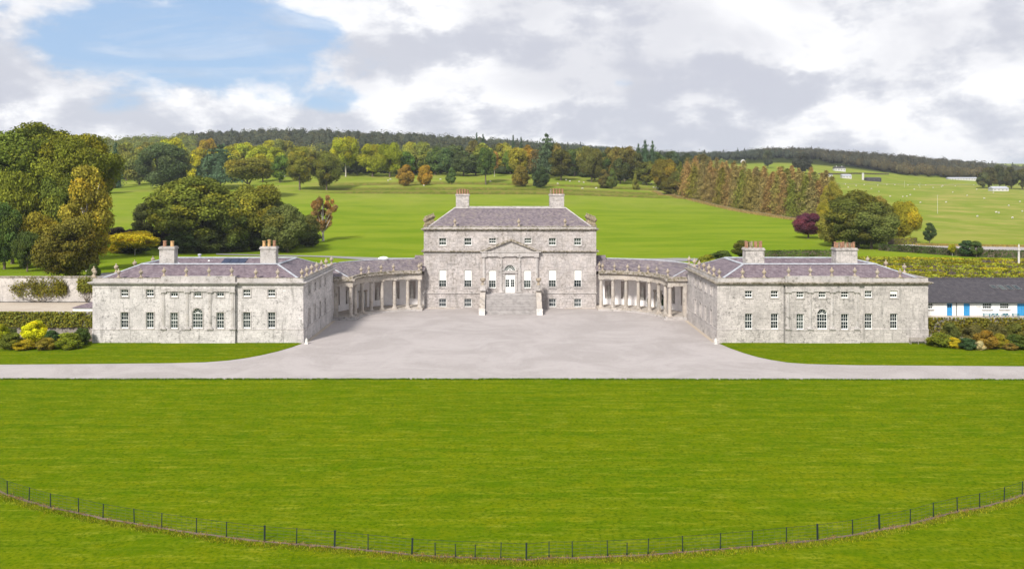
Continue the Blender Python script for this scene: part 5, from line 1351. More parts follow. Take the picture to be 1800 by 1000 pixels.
# ------------------------------------------------------------------ road, car park
drape('rear_path', [(px(380, 283) , 283), (px(560, 278), 278), (px(750, 277), 277), (px(1050, 277), 277), (px(1180, 272), 272), (px(1235, 262), 262), (px(1275, 245), 245)],
      [(px(380, 290), 290), (px(560, 286), 286), (px(750, 285), 285), (px(1050, 285), 285), (px(1190, 282), 282), (px(1262, 270), 270), (px(1310, 250), 250)], M['asphalt'])
def zat(x, y, D0=230, D1=700):
    """ground point seen at photograph pixel (x, y): walk out along the ray"""
    D = D0
    while D < D1 and pz(y, D) > tz(px(x, D), D): D += 1.0
    return D
def gpt(x, y, D0=200, D1=3000): D = zat(x, y, D0, D1); return (px(x, D), D)
drape('car_park', [gpt(x, y) for x, y in ((1560, 428), (1600, 429), (1640, 430), (1700, 431), (1800, 433), (1900, 436))],
      [gpt(x, y) for x, y in ((1562, 432), (1606, 434.5), (1645, 438), (1700, 441), (1800, 445), (1900, 449))], M['gravel'], 0.15)
o = drape('side_path', [(px(150, 190), 190), (px(210, 196), 196)], [(px(150, 199), 199), (px(235, 206), 206)], M['asphalt'])

# ------------------------------------------------------------------ trees. x, depth, top, width (photograph pixels), crown, colour
T_ = tree
T_(52, 256, 203, 190, 'top0', (0.066, 0.080, 0.012, 1), 'tallest dark green tree behind the garden wall, topping the skyline', 'std', sink=1)
T_(138, 250, 221, 140, 'top1', (0.10, 0.105, 0.012, 1), 'big yellow-tinged tree behind the orange birch-like tree', 'std1', sink=1)
T_(-62, 246, 215, 150, 'top1', (0.08, 0.092, 0.012, 1), 'large green tree cut by the picture edge above the garden wall', 'std')
T_(22, 226, 286, 95, 'oak1', (0.09, 0.105, 0.012, 1), 'yellow-green tree in front of the tallest dark tree', 'std')
T_(100, 232, 300, 85, 'oak2', (0.075, 0.090, 0.014, 1), 'mid-green tree between the tallest tree and the orange birch-like tree', 'std1')
T_(66, 216, 368, 78, 'oak3', (0.11, 0.10, 0.012, 1), 'lower yellowing tree behind the brown-green yew mass', 'std')
T_(8, 212, 355, 75, 'oak0', 'dark', 'dark bluish tree beside the brown-green yew mass', 'std')
T_(48, 206, 400, 50, 'oak1', 'dark', 'low dark tree squeezed between the dark bluish tree and the yew mass', 'std')
T_(152, 207, 268, 92, 'oval1', (0.17, 0.135, 0.018, 1), 'tall orange-yellow birch-like tree with drooping foliage', 'pale')
T_(166, 212, 330, 68, 'oval2', (0.135, 0.115, 0.016, 1), 'orange-green lower tree leaning against the birch-like tree', 'pale')
T_(118, 190, 384, 118, 'skirt0', (0.068, 0.060, 0.010, 1), 'broad brown-green yew mass right behind the garden wall', None, name='yew_tree')
T_(165, 186, 461, 26, 'bush0', 'dark', 'small round dark bush behind the garden wall urn', None, name='round_bush', cat='bush')
T_(203, 610, 254, 36, 'fir0', 'blue', 'dark pointed conifer beside the birch-like tree above the pale field', 'con', sink=2)
T_(186, 560, 292, 36, 'far1', 'brown', 'brownish low tree at the foot of the dark pointed conifer', 'std')
T_(237, 262, 405, 100, 'high1', (0.26, 0.22, 0.010, 1), 'small golden spreading tree with pale forked trunk behind the pale wing', 'low')
T_(205, 268, 428, 34, 'bush1', 'gold', 'bright yellow low shrub beside the small golden spreading tree', None, name='shrub', cat='shrub')
T_(232, 272, 426, 75, 'bush2', 'dark', 'dark shrub beneath the small golden spreading tree', None, name='shrub', cat='shrub')
for i, x in enumerate((205, 233, 262, 290)):
    T_(x, 300 + i * 2, 397 + (i % 2) * 4, 42, 'bush%d' % (i % 3), (0.030, 0.022, 0.020, 1), '%s dark purplish shrub from the yew mass in the row behind the golden tree' % ords[i], None, name='shrub', cat='shrub', group='dark purplish shrubs')
T_(254, 300, 341, 50, 'oval0', (0.050, 0.060, 0.018, 1), 'narrow dark tree at the edge of the broad olive tree', 'std')
T_(350, 300, 306, 178, 'big0', (0.080, 0.096, 0.014, 1), 'broad dome-shaped olive tree behind the pale wing', 'std1', rz=2.0)
T_(447, 306, 315, 108, 'oak2', (0.105, 0.105, 0.014, 1), 'orange-topped tree with dark forked trunk behind the pale wing', 'std', rz=1.0)
T_(405, 298, 350, 80, 'oak3', (0.060, 0.072, 0.014, 1), 'dark green tree filling between the broad olive and orange-topped trees', 'std')
T_(505, 300, 358, 88, 'oak0', (0.066, 0.082, 0.022, 1), 'grey-green bushy tree left of the rusty half-bare tree', 'std', sink=1)
T_(478, 312, 345, 60, 'oak1', (0.062, 0.075, 0.018, 1), 'greyish tree just behind the orange-topped tree', 'std')
T_(568, 345, 341, 60, 'vase1', (0.15, 0.10, 0.035, 1), 'rusty half-bare tree with a pale trunk at the end of the group', 'vase')
T_(545, 335, 372, 36, 'far0', (0.08, 0.075, 0.018, 1), 'small brownish tree beside the rusty half-bare tree', 'std')
for i, (x, top, w_) in enumerate(((318, 404, 62), (362, 402, 66), (408, 402, 62), (452, 396, 60), (500, 392, 62), (540, 392, 50))):
    T_(x, 285 + i * 7, top, w_, 'bush%d' % (i % 3), (0.036, 0.048, 0.012, 1), '%s dark bush from the golden tree under the broad olive tree group' % ords[i], None, name='bush', cat='bush', group='dark bushes under the broad trees')
# middle distance, left of the house
T_(285, 600, 250, 94, 'oak0', (0.060, 0.075, 0.028, 1), 'large grey-green tree standing on the pale field at the wood edge', 'std')
T_(298, 690, 236, 58, 'far3', 'yel', 'yellow-topped tree rising behind the large grey-green tree', 'std')
T_(245, 640, 262, 58, 'far0', (0.085, 0.10, 0.022, 1), 'pale green tree between the pointed conifer and the large grey-green tree', 'std')
T_(222, 700, 246, 50, 'far1', (0.09, 0.105, 0.02, 1), 'green tree behind the pointed conifer', 'std')
T_(258, 760, 242, 50, 'far2', (0.10, 0.105, 0.02, 1), 'yellow-green tree at the top of the wood edge near the pointed conifer', 'std')
T_(363, 860, 239, 36, 'far3', 'orange', 'round orange tree in front of the pale strip of field on the hillside', 'std')
T_(388, 600, 258, 74, 'cedar0', (0.034, 0.052, 0.026, 1), 'dark spreading cedar above the broad olive tree', 'con')
T_(372, 612, 264, 60, 'far2', (0.036, 0.054, 0.026, 1), 'dark round evergreen beside the spreading cedar', 'std')
T_(436, 540, 272, 102, 'umb1', (0.095, 0.088, 0.014, 1), 'wide flat-topped olive tree behind the orange-topped tree', 'std', rz=0.5)
for i, (x, top, w_, D, cr, c) in enumerate(((345, 268, 46, 650, 'far1', 'bright'), (352, 256, 50, 740, 'far0', 'yel'), (400, 250, 52, 740, 'far2', 'yel'), (425, 246, 54, 800, 'far3', 'yel'), (455, 250, 50, 730, 'far0', 'yel'),
        (470, 243, 52, 820, 'far1', 'yel'), (488, 252, 48, 700, 'far2', 'yel'), (500, 240, 46, 800, 'far3', (0.11, 0.12, 0.03, 1)), (492, 268, 40, 650, 'far0', 'green'), (462, 268, 42, 660, 'far1', 'yel'), (548, 262, 40, 720, 'far1', 'olive'))):
    T_(x, D, top, w_, cr, c, '%s yellow-leaved tree from the spreading cedar in the bright hillside group' % ords[i], 'std', group='yellow-leaved trees of the hillside group', var=.14)
T_(527, 592, 248, 50, 'oval1', (0.092, 0.100, 0.014, 1), 'tall oval olive-green tree standing free on the field', 'std')
T_(574, 600, 260, 54, 'oak1', (0.078, 0.082, 0.014, 1), 'round dark-olive tree standing free beside the tall oval tree', 'std')
T_(608, 690, 237, 54, 'high0', 'yel', 'yellow-green tree showing a bare white trunk at the field edge', 'pale')
T_(594, 705, 262, 30, 'far2', 'blue', 'dark low tree behind the white-trunked tree', 'std'); T_(628, 705, 268, 30, 'far0', 'dark', 'dark low tree between the white-trunked tree and the twin yellow-green trees', 'std')
T_(655, 688, 249, 52, 'oak2', 'yel', 'rounded yellow-green tree, outer one of the bright pair', 'std')
T_(685, 682, 248, 48, 'oak3', (0.125, 0.145, 0.010, 1), 'rounded bright green tree, inner one of the bright pair', 'std')
T_(713, 618, 287, 34, 'bush0', (0.15, 0.095, 0.016, 1), 'round brown-orange bush on the field', None, name='bush', cat='bush')
T_(747, 622, 288, 30, 'bush1', (0.19, 0.125, 0.014, 1), 'bright orange bush on the field', None, name='bush', cat='bush')
T_(794, 626, 292, 22, 'cone0', (0.045, 0.075, 0.018, 1), 'small conical green tree on the field near the bright orange bush', 'std')
T_(854, 640, 258, 40, 'high1', 'dark', 'dark freestanding oak with visible trunk on the field', 'std1')
T_(869, 690, 264, 18, 'high0', 'russet', 'slim reddish tree with pale trunk behind the dark freestanding oak', 'pale')
T_(915, 616, 290, 33, 'bush2', (0.105, 0.082, 0.014, 1), 'round bush turning orange at the top, above the mansion roof', None, name='bush', cat='bush')
T_(950, 612, 290, 34, 'bush0', (0.026, 0.038, 0.014, 1), 'round dark bush above the mansion roof beside the orange-topped bush', None, name='bush', cat='bush')
belt = [(712, 262, 40, 700, 'far0', 'green'), (738, 250, 44, 712, 'far1', (0.085, 0.10, 0.02, 1)), (765, 252, 46, 705, 'far2', (0.062, 0.085, 0.022, 1)), (722, 246, 42, 780, 'far3', (0.12, 0.13, 0.02, 1)), (745, 244, 40, 830, 'far0', (0.11, 0.12, 0.02, 1)),
        (788, 256, 46, 700, 'far3', (0.042, 0.066, 0.022, 1)), (815, 262, 46, 690, 'far1', (0.040, 0.060, 0.020, 1)), (800, 250, 44, 780, 'far0', (0.050, 0.075, 0.025, 1)), (832, 240, 36, 820, 'far2', (0.085, 0.078, 0.02, 1)), (836, 268, 40, 700, 'far2', 'dark'),
        (850, 248, 46, 740, 'far1', (0.12, 0.13, 0.02, 1)), (882, 246, 46, 750, 'far0', (0.125, 0.13, 0.018, 1)), (897, 262, 34, 720, 'far3', 'green'), (911, 257, 40, 672, 'high0', (0.12, 0.12, 0.014, 1)), (925, 248, 38, 750, 'far2', 'orange'),
        (945, 260, 40, 705, 'far1', (0.09, 0.062, 0.02, 1)), (972, 246, 40, 730, 'far0', (0.085, 0.07, 0.016, 1)), (986, 252, 46, 672, 'oval0', (0.058, 0.062, 0.014, 1)), (1010, 256, 40, 730, 'far3', 'dark'), (1030, 253, 40, 720, 'far1', (0.08, 0.072, 0.016, 1)),
        (1040, 256, 44, 668, 'oak1', (0.052, 0.058, 0.014, 1)), (1066, 262, 40, 700, 'far2', 'dark'), (1078, 252, 46, 700, 'far0', (0.070, 0.066, 0.014, 1)), (1098, 252, 50, 690, 'far3', (0.066, 0.060, 0.014, 1)), (1118, 266, 40, 690, 'far1', (0.042, 0.048, 0.014, 1)),
        (1090, 272, 40, 665, 'far2', (0.040, 0.046, 0.014, 1)), (1062, 296, 26, 640, 'cone1', (0.065, 0.055, 0.016, 1)), (1076, 294, 22, 625, 'cone0', (0.060, 0.070, 0.016, 1)), (1136, 280, 46, 665, 'far0', (0.060, 0.066, 0.012, 1)), (1168, 275, 52, 640, 'oak2', (0.095, 0.082, 0.012, 1)),
        (1155, 264, 44, 780, 'far1', 'dark'), (1180, 262, 40, 820, 'far3', 'blue'), (1205, 264, 40, 830, 'far2', (0.035, 0.048, 0.02, 1)), (1195, 300, 44, 610, 'oak3', (0.052, 0.058, 0.014, 1)), (1178, 310, 40, 600, 'far2', (0.062, 0.062, 0.012, 1)), (1233, 266, 44, 780, 'far0', (0.065, 0.055, 0.016, 1))]
for i, (x, top, w_, D, cr, c) in enumerate(belt):
    T_(x, D, top, w_, cr, c, '%s tree from the bright pair in the mixed belt behind the mansion' % (ords[i]), 'std', group='trees of the belt behind the mansion', var=.12)
for i, (x, top, w_, D) in enumerate(((961, 239, 42, 690), (838, 236, 17, 900), (849, 238, 16, 900), (902, 240, 18, 880), (916, 243, 16, 880), (1134, 250, 22, 720), (1147, 251, 18, 730), (1122, 256, 16, 720))):
    T_(x, D, top, w_, 'cedar%d' % (i % 2) if i in (0, 5, 6, 7) else 'fir%d' % (i % 2), 'blue', '%s dark conifer from the bright pair poking above the tree belt' % ords[i], 'con', group='conifers poking above the tree belt')
# low undergrowth at the foot of the belt
rngU = np.random.default_rng(33)
def mass(name, label, spots, col, seed, leaf=0.9, per=110, cone=0.0, tintspread=.28):
    """many crowns too far off to count, one object. spots: (X, Y, zground, height, width)"""
    rng = np.random.default_rng(seed); Cs, Ns, Ts, EV, EF = [], [], [], [], []
    S = np.array(spots); n = len(S)
    for i in range(n):
        X, Y, z, h, w_ = S[i]; con = rng.random() < cone
        d_ = rng.normal(0, 1, (per, 3)); d_[:, 1] -= .35; d_[:, 2] += .25; d_ /= np.linalg.norm(d_, axis=1, keepdims=True)
        t = np.clip(.5 + rng.normal(0, tintspread), 0, 1); a = rng.random()
        if con:
            f = rng.random(per) ** .8; r = (1 - f) * .42 * w_; an = rng.uniform(0, 6.28, per)
            p = np.stack([X + r * np.cos(an), Y + r * np.sin(an), z + h * 1.12 * (.15 + .85 * f)], 1); nn = np.stack([np.cos(an), np.sin(an), .6 + 0 * an], 1); t *= .55
            ev = np.concatenate([ICO_V * np.array([.22 * w_, .22 * w_, .45 * h])]) + np.array([X, Y, z + .45 * h])
        else:
            k = 5; lo = rng.normal(0, .17, (k, 3)) * np.array([w_, w_, h * .55]); li = rng.integers(0, k, per)
            p = np.array([X, Y, z + h * .56]) + lo[li] + d_ * np.array([w_ * .34, w_ * .34, h * .30]); nn = d_
            ev = ICO_V * np.array([.40 * w_, .40 * w_, .42 * h]) + np.array([X, Y, z + .48 * h])
        Cs.append(p); Ns.append(nn); Ts.append(np.stack([np.clip(t + rng.normal(0, .12, per), 0, 1), np.clip(a + rng.normal(0, .12, per), 0, 1)], 1)); EV.append(ev); EF.append(ICO_F + 12 * i)
    V = quads_at(rng, np.concatenate(Cs), np.concatenate(Ns), leaf); ev = np.concatenate(EV)
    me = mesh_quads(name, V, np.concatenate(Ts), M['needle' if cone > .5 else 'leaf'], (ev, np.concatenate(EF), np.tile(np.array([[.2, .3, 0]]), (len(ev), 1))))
    o = bpy.data.objects.new(name, me); COL.objects.link(o); o.color = tuple(v * FOL for v in col[:3]) + (1,); tag(o, label, 'woodland', None, 'stuff'); return o
def spots_in(xa, xb, da, db, n, h0, h1, w0, w1, seed, cond=None, step=None):
    rng = np.random.default_rng(seed); out = []
    while len(out) < n:
        x = rng.uniform(xa, xb); D = rng.uniform(da, db)
        if cond and not cond(x, D): continue
        X = px(x, D); out.append((X, D, tz(X, D) - .5, rng.uniform(h0, h1), rng.uniform(w0, w1)))
    return out
mass('woodland', 'mixed green and yellow woodland covering the hillside above the pale field', spots_in(150, 345, 720, 1300, 420, 17, 24, 12, 19, 1) , (0.080, 0.095, 0.022, 1), 1, 1.5, 150)
mass('woodland', 'yellowing woodland on the slope below the dark ridge', spots_in(395, 560, 780, 1000, 150, 16, 22, 12, 18, 2), (0.115, 0.115, 0.020, 1), 2, 1.4, 150)
mass('pine_wood', 'dark pine wood along the skyline ridge on the hill behind the mansion', spots_in(318, 960, 1090, 1560, 900, 12, 21, 11, 17, 3, lambda x, D: not (300 < x < 400 and D < 1120)), (0.040, 0.046, 0.028, 1), 3, 1.6, 120, .06)
mass('woodland', 'dark mixed woodland filling the slope behind the tree belt', spots_in(560, 1180, 790, 1080, 330, 16, 22, 12, 18, 4), (0.045, 0.054, 0.020, 1), 4, 1.4, 130, .15)
mass('pine_wood', 'distant dark wood on the low skyline behind the plantation', spots_in(960, 1420, 1350, 1800, 420, 14, 20, 11, 16, 5, lambda x, D: D > 1420 or x < 1180), (0.034, 0.042, 0.028, 1), 5, 1.6, 100, .1)
mass('pine_wood', 'long dark wood along the skyline above the sheep field', spots_in(1340, 1730, 1340, 1800, 760, 14, 21, 11, 16, 6, lambda x, D: D > 1340 + max(0, 1480 - x) * 1.6 and D > 1340 - (x - 1480) * .2), (0.040, 0.040, 0.026, 1), 6, 1.6, 110, .05)
mass('woodland', 'brownish broadleaf wood at the foot of the long skyline wood', spots_in(1500, 1780, 1240, 1370, 160, 14, 19, 13, 18, 7, lambda x, D: D > 1240 + max(0, 1600 - x) * 1.2), (0.058, 0.050, 0.024, 1), 7, 1.5, 130)
mass('undergrowth', 'dark undergrowth at the foot of the tree belt behind the mansion', spots_in(580, 1150, 715, 745, 120, 5, 9, 8, 13, 8), (0.030, 0.040, 0.014, 1), 8, 1.0, 90)
mass('woodland', 'far woods on the low skyline beyond the sheep field', spots_in(1700, 1990, 1650, 2050, 170, 12, 18, 12, 20, 61), (0.045, 0.048, 0.028, 1), 61, 1.8, 90, .1)
mass('woodland', 'woodland continuing along the hill past the large left-hand trees', spots_in(-420, 150, 800, 1350, 420, 17, 24, 14, 20, 62), (0.070, 0.082, 0.022, 1), 62, 1.8, 80)
# larch plantation
larch_pts = [(1196, 600), (1225, 572), (1262, 545), (1300, 520), (1345, 500), (1390, 478), (1425, 466), (1452, 462)]
rl = random.Random(12); k = 0
lx_ = [p[0] for p in larch_pts]; lD = [p[1] for p in larch_pts]
for row in range(4):
    n = (21, 19, 17, 15)[row]
    for i in range(n):
        f = (i + .5 * (row % 2) + rl.uniform(-.2, .2)) / n; x = 1196 + 256 * f + row * 6; D = float(np.interp(x, lx_, lD)) + row * 22 + rl.uniform(-4, 4)
        X = px(x, D); g_ = tz(X, D); Ht = rl.uniform(19.5, 26.5) * (1.0 if row else .95); top = HY + (CAMZ - g_ - Ht) * FPX / D
        green = row == 0 and rl.random() < .42 or row == 1 and rl.random() < .2
        rowname = ('front edge', 'second row', 'third row', 'back row')[row]
        T_(x, D, top, (rl.uniform(13.5, 18.0)) / D * FPX, 'larch%d' % (k % 4), (0.085, 0.088, 0.014, 1) if green else ('larch' if rl.random() < .7 else 'larchg'),
           '%s larch from the mansion side in the %s of the russet plantation' % (ords[i], rowname), 'con', group='larches of the russet plantation', var=.16, sink=.3, name='larch_tree'); k += 1
T_(1462, 452, 318, 40, 'oak0', (0.11, 0.105, 0.014, 1), 'yellow-green tree closing the near end of the larch plantation', 'std')
T_(1452, 425, 352, 34, 'oak3', (0.14, 0.13, 0.012, 1), 'small yellowing tree between the plantation and the copper beech', 'std')
T_(1421, 352, 371, 50, 'oak2', (0.075, 0.024, 0.038, 1), 'small dark purple copper beech', 'std', name='copper_beech')
T_(1508, 312, 334, 122, 'big1', (0.060, 0.074, 0.015, 1), 'broad dark olive tree behind the grey wing chimneys', 'std1', rz=.9)
T_(1532, 305, 362, 95, 'oak1', (0.055, 0.068, 0.016, 1), 'dark rounded lower tree in front of the broad olive tree', 'std')
T_(1464, 318, 372, 62, 'oak3', (0.105, 0.098, 0.018, 1), 'drooping yellow-olive tree next to the copper beech', 'std')
T_(1545, 330, 344, 62, 'oak0', (0.115, 0.092, 0.020, 1), 'brown-tinged tree behind the broad olive tree', 'std')
T_(1589, 335, 348, 58, 'oak2', (0.145, 0.145, 0.012, 1), 'yellow-green tree at the far side of the broad olive tree', 'std')
T_(1634, 330, 387, 24, 'oval1', (0.035, 0.055, 0.018, 1), 'small dark green tree standing alone by the car park', 'std')
T_(1699, 258, 417, 28, 'oval0', (0.030, 0.050, 0.020, 1), 'small dark tree at the maze edge, taller-stemmed one near the yellow sapling', 'std')
T_(1716, 256, 419, 24, 'oval2', (0.045, 0.065, 0.018, 1), 'small dark tree at the maze edge, lighter one beside the white column', 'std')
T_(1674, 262, 428, 14, 'high1', (0.20, 0.18, 0.012, 1), 'thin yellow sapling at the maze edge', 'pale')
T_(1410, 1050, 265, 38, 'far0', (0.034, 0.034, 0.024, 1), 'dark bushy tree alone on the upper green field', 'std')
T_(1350, 1150, 262, 18, 'far1', (0.034, 0.044, 0.026, 1), 'small dark tree on the upper field near the white dome', 'std')
for i, (x, top, w_, D) in enumerate(((1738, 290, 30, 950), (1757, 287, 26, 960), (1778, 288, 30, 940), (1797, 294, 34, 930), (1728, 300, 24, 945), (1768, 297, 26, 980), (1830, 290, 50, 930))):
    T_(x, D, top, w_, 'far%d' % (i % 4), (0.045, 0.048, 0.018, 1), '%s dark tree from the skyline wood around the slate-roofed lodge' % ords[i], 'std', group='dark trees around the slate-roofed lodge')
# clipped bushes and hedges behind the right-hand wing
T_(1243, 240, 446, 40, 'bush0', 'gold' if False else (0.115, 0.115, 0.012, 1), 'golden-green rounded bush behind the colonnade end of the grey wing', None, name='bush', cat='bush')
T_(1268, 246, 439, 46, 'bush1', (0.05, 0.07, 0.014, 1), 'feathery green bush beside the tall clipped dome', None, name='bush', cat='bush')
T_(1307, 244, 418, 46, 'oval1', (0.048, 0.055, 0.010, 1), 'tall clipped dark dome behind the grey wing chimney', None, name='clipped_yew', cat='topiary')
def hedge(name, pts, h, wd, col, label, seed, n=2600, leaf=.4, cat='hedge'):
    X0_, Y0_ = pts[0]; z0_ = tz(X0_, Y0_); H = empty(name, (X0_, Y0_, z0_), label, cat); rng = np.random.default_rng(seed)
    L_ = [math.hypot(b_[0] - a_[0], b_[1] - a_[1]) for a_, b_ in zip(pts[:-1], pts[1:])]; tot = sum(L_); C, Nn, T = [], [], []
    b = MB()
    for (a_, b_), l in zip(zip(pts[:-1], pts[1:]), L_):
        m_ = max(8, int(n * l / tot)); f = rng.random(m_); dx, dy = (b_[0] - a_[0]) / l, (b_[1] - a_[1]) / l
        face = rng.integers(0, 3, m_); o_ = np.where(face == 0, -wd / 2, np.where(face == 1, wd / 2, rng.uniform(-wd / 2, wd / 2, m_))); zz = np.where(face == 2, h, rng.uniform(0, h, m_))
        x = a_[0] + dx * l * f - dy * o_ + rng.normal(0, .06, m_); y = a_[1] + dy * l * f + dx * o_ + rng.normal(0, .06, m_)
        z = terr(x, y) + zz + rng.normal(0, .10, m_); C.append(np.stack([x, y, z], 1)); Nn.append(np.stack([np.where(face == 2, 0, -dy * np.sign(o_)), np.where(face == 2, 0, dx * np.sign(o_)), np.where(face == 2, 1.0, .3)], 1))
        lf = .5 + .3 * np.sin(f * l * .7 + seed) ; T.append(np.stack([np.clip(lf + rng.normal(0, .15, m_), 0, 1), rng.random(m_)], 1))
        k = max(2, int(l / 6)); w2 = wd / 2 - .12
        for i in range(k):
            p0 = (a_[0] + dx * l * i / k, a_[1] + dy * l * i / k); p1 = (a_[0] + dx * l * (i + 1) / k, a_[1] + dy * l * (i + 1) / k); vs = []
            for q in (p0, p1):
                g_ = tz(*q)
                for sg in (-1, 1): vs += [(q[0] - dy * sg * w2, q[1] + dx * sg * w2, g_ - .3), (q[0] - dy * sg * w2, q[1] + dx * sg * w2, g_ + h - .12)]
            b.add(vs, [(0, 4, 5, 1), (2, 3, 7, 6), (1, 5, 7, 3), (0, 1, 3, 2), (4, 6, 7, 5)])
    C = np.concatenate(C) - np.array([X0_, Y0_, z0_]); V = quads_at(rng, C, np.concatenate(Nn), leaf)
    me0 = b.mesh('hedge_body', (X0_, Y0_, z0_)); me0.materials.append(M['bark']); place('inner_twigs', me0, H)
    me = mesh_quads('hedge_leaves', V, np.concatenate(T), M['leaf']); c = place('foliage', me, H); c.color = tuple(v * FOL for v in col[:3]) + (1,); return H
hedge('hedge', [gpt(1336, 452), gpt(1400, 451), gpt(1466, 451)], 2.0, 1.8, (0.038, 0.062, 0.012, 1), 'low dark clipped hedge seen between the grey wing chimneys', 1)
hedge('hedge', [gpt(1548, 440), gpt(1600, 444), gpt(1650, 447.5), gpt(1720, 452), (px(1810, 252), 252)], 2.1, 2.0, (0.030, 0.048, 0.012, 1), 'long dark clipped hedge between the maze and the car park', 2, 5200)
hedge('hedge', [gpt(1566, 431), gpt(1607, 430)], 2.6, 3.0, (0.10, 0.105, 0.014, 1), 'light green box-shaped hedge at the head of the car park', 3, 1800)
hedge('field_hedge', [gpt(1440, 306.5, 900, 2000), gpt(1560, 307, 900, 2000)], 1.3, 4, (0.06, 0.058, 0.02, 1), 'thin hedge line beside the distant farmyard', 4, 900, 1.2)
# maze: parallel golden hedges, each ring a hedge of its own
mz_cols = [(0.125, 0.125, 0.010, 1), (0.105, 0.117, 0.012, 1), (0.140, 0.130, 0.010, 1)]
MZX, MZY = 112.0, 205.0
def mzp(u, v): return (MZX + u, MZY + v)
for k in range(12):
    v = -27 + k * 4.6; u0, u1 = -38 + abs(k - 4) * 1.6, 46
    cut = [-38, -10 + 7 * math.sin(k * 1.9), 12 + 9 * math.cos(k * 2.3), 46]
    for q in range(3):
        a_, b_ = max(u0, cut[q]) + 1.0, cut[q + 1] - 1.0
        if b_ - a_ < 4: continue
        n_ = 5; pts = [mzp(a_ + (b_ - a_) * i / n_, v + 1.5 * math.sin((a_ + (b_ - a_) * i / n_) * .09 + k * .3)) for i in range(n_ + 1)]
        hedge('maze_hedge', pts, 2.0 + .3 * math.sin(k * 2 + q), 2.6, mz_cols[(k + q) % 3], 'golden maze hedge, %s stretch from the wing in the %s row from the white building' % (ords[q], ords[k]), 20 + k * 3 + q, 2400, .45, 'maze hedge')
for j, (u, v0) in enumerate(((-22, -20), (-4, -8), (8, -25), (20, -2), (30, -18), (-12, 8), (26, 10))):
    hedge('maze_hedge', [mzp(u, v0 + 1.5), mzp(u + .5, v0 + 6.5)], 2.1, 2.2, mz_cols[j % 3], 'short golden cross hedge of the maze, %s from the grey wing' % ords[[1, 3, 4, 5, 6, 2, 0][j]] if True else '', 80 + j, 380, .5, 'maze hedge')
# white column in the maze
X, D = px(1791, 215), 215.0; H = empty('garden_column', (X, D, tz(X, D)), 'tall white column rising from the golden maze', 'column')
c = MB(); ball_capital_col(c, 0, 0, 0.8, 5.2, .26, 12); me = c.mesh('shaft'); me.materials.append(M['statue']); place('shaft', me, H)
c = MB(); c.box(-.55, .55, -.55, .55, 0, .8); me = c.mesh('pedestal'); me.materials.append(M['statue']); place('pedestal', me, H)
c = MB(); c.lathe([(.2, 0), (.16, .5), (.22, .9), (.12, 1.1), (.14, 1.3), (.02, 1.45)], 0, 0, 5.2, 10); me = c.mesh('finial_figure'); me.materials.append(M['statue']); place('finial', me, H)

# ------------------------------------------------------------------ shrubs below the garden walls
def DB(yb, w_): return 37500.0 / (yb - 324) + w_ * .045 * .5
def shrub(x, y0, y1, w_, D, crown, col, label, var=.08):
    D = DB(y1, w_) if y1 else D
    return T_(x, D, y0, w_, crown, col, label, None, base=0.0, name='shrub', cat='shrub', var=var)
shrub(60, 561, 605, 46, 136.0, 'bush0', (0.46, 0.44, 0.010, 1), 'bright yellow ball-shaped shrub in front of the creeper-covered wall')
shrub(3, 566, 612, 30, 136.3, 'bush1', (0.14, 0.17, 0.010, 1), 'yellow-green shrub cut by the picture edge beside the creeper-covered wall')
shrub(22, 585, 616, 46, 135.2, 'bush2', (0.085, 0.095, 0.014, 1), 'low olive shrub between the picture edge and the yellow ball shrub')
shrub(42, 596, 617, 44, 133.8, 'bush1', (0.19, 0.16, 0.010, 1), 'low golden shrub at the foot of the yellow ball shrub')
shrub(82, 592, 617, 40, 134.2, 'bush0', (0.125, 0.10, 0.014, 1), 'low orange-tinged shrub between the yellow ball shrub and the green shrub')
shrub(118, 584, 616, 50, 134.8, 'bush2', (0.10, 0.125, 0.012, 1), 'broad mid-green shrub on the wing side of the yellow ball shrub')
shrub(92, 578, 606, 30, 137.2, 'bush1', (0.035, 0.065, 0.022, 1), 'dark blue-green shrub behind the broad mid-green shrub')
shrub(144, 574, 608, 32, 137.0, 'bush0', (0.040, 0.060, 0.014, 1), 'dark green shrub tucked against the pale wing')
shrub(136, 596, 614, 24, 135.0, 'bush1', (0.075, 0.10, 0.012, 1), 'small green shrub nearest the pale wing on the lawn strip')
shrub(18, 574, 606, 30, 137.5, 'bush0', (0.05, 0.06, 0.018, 1), 'dull green shrub against the wall behind the low olive shrub')
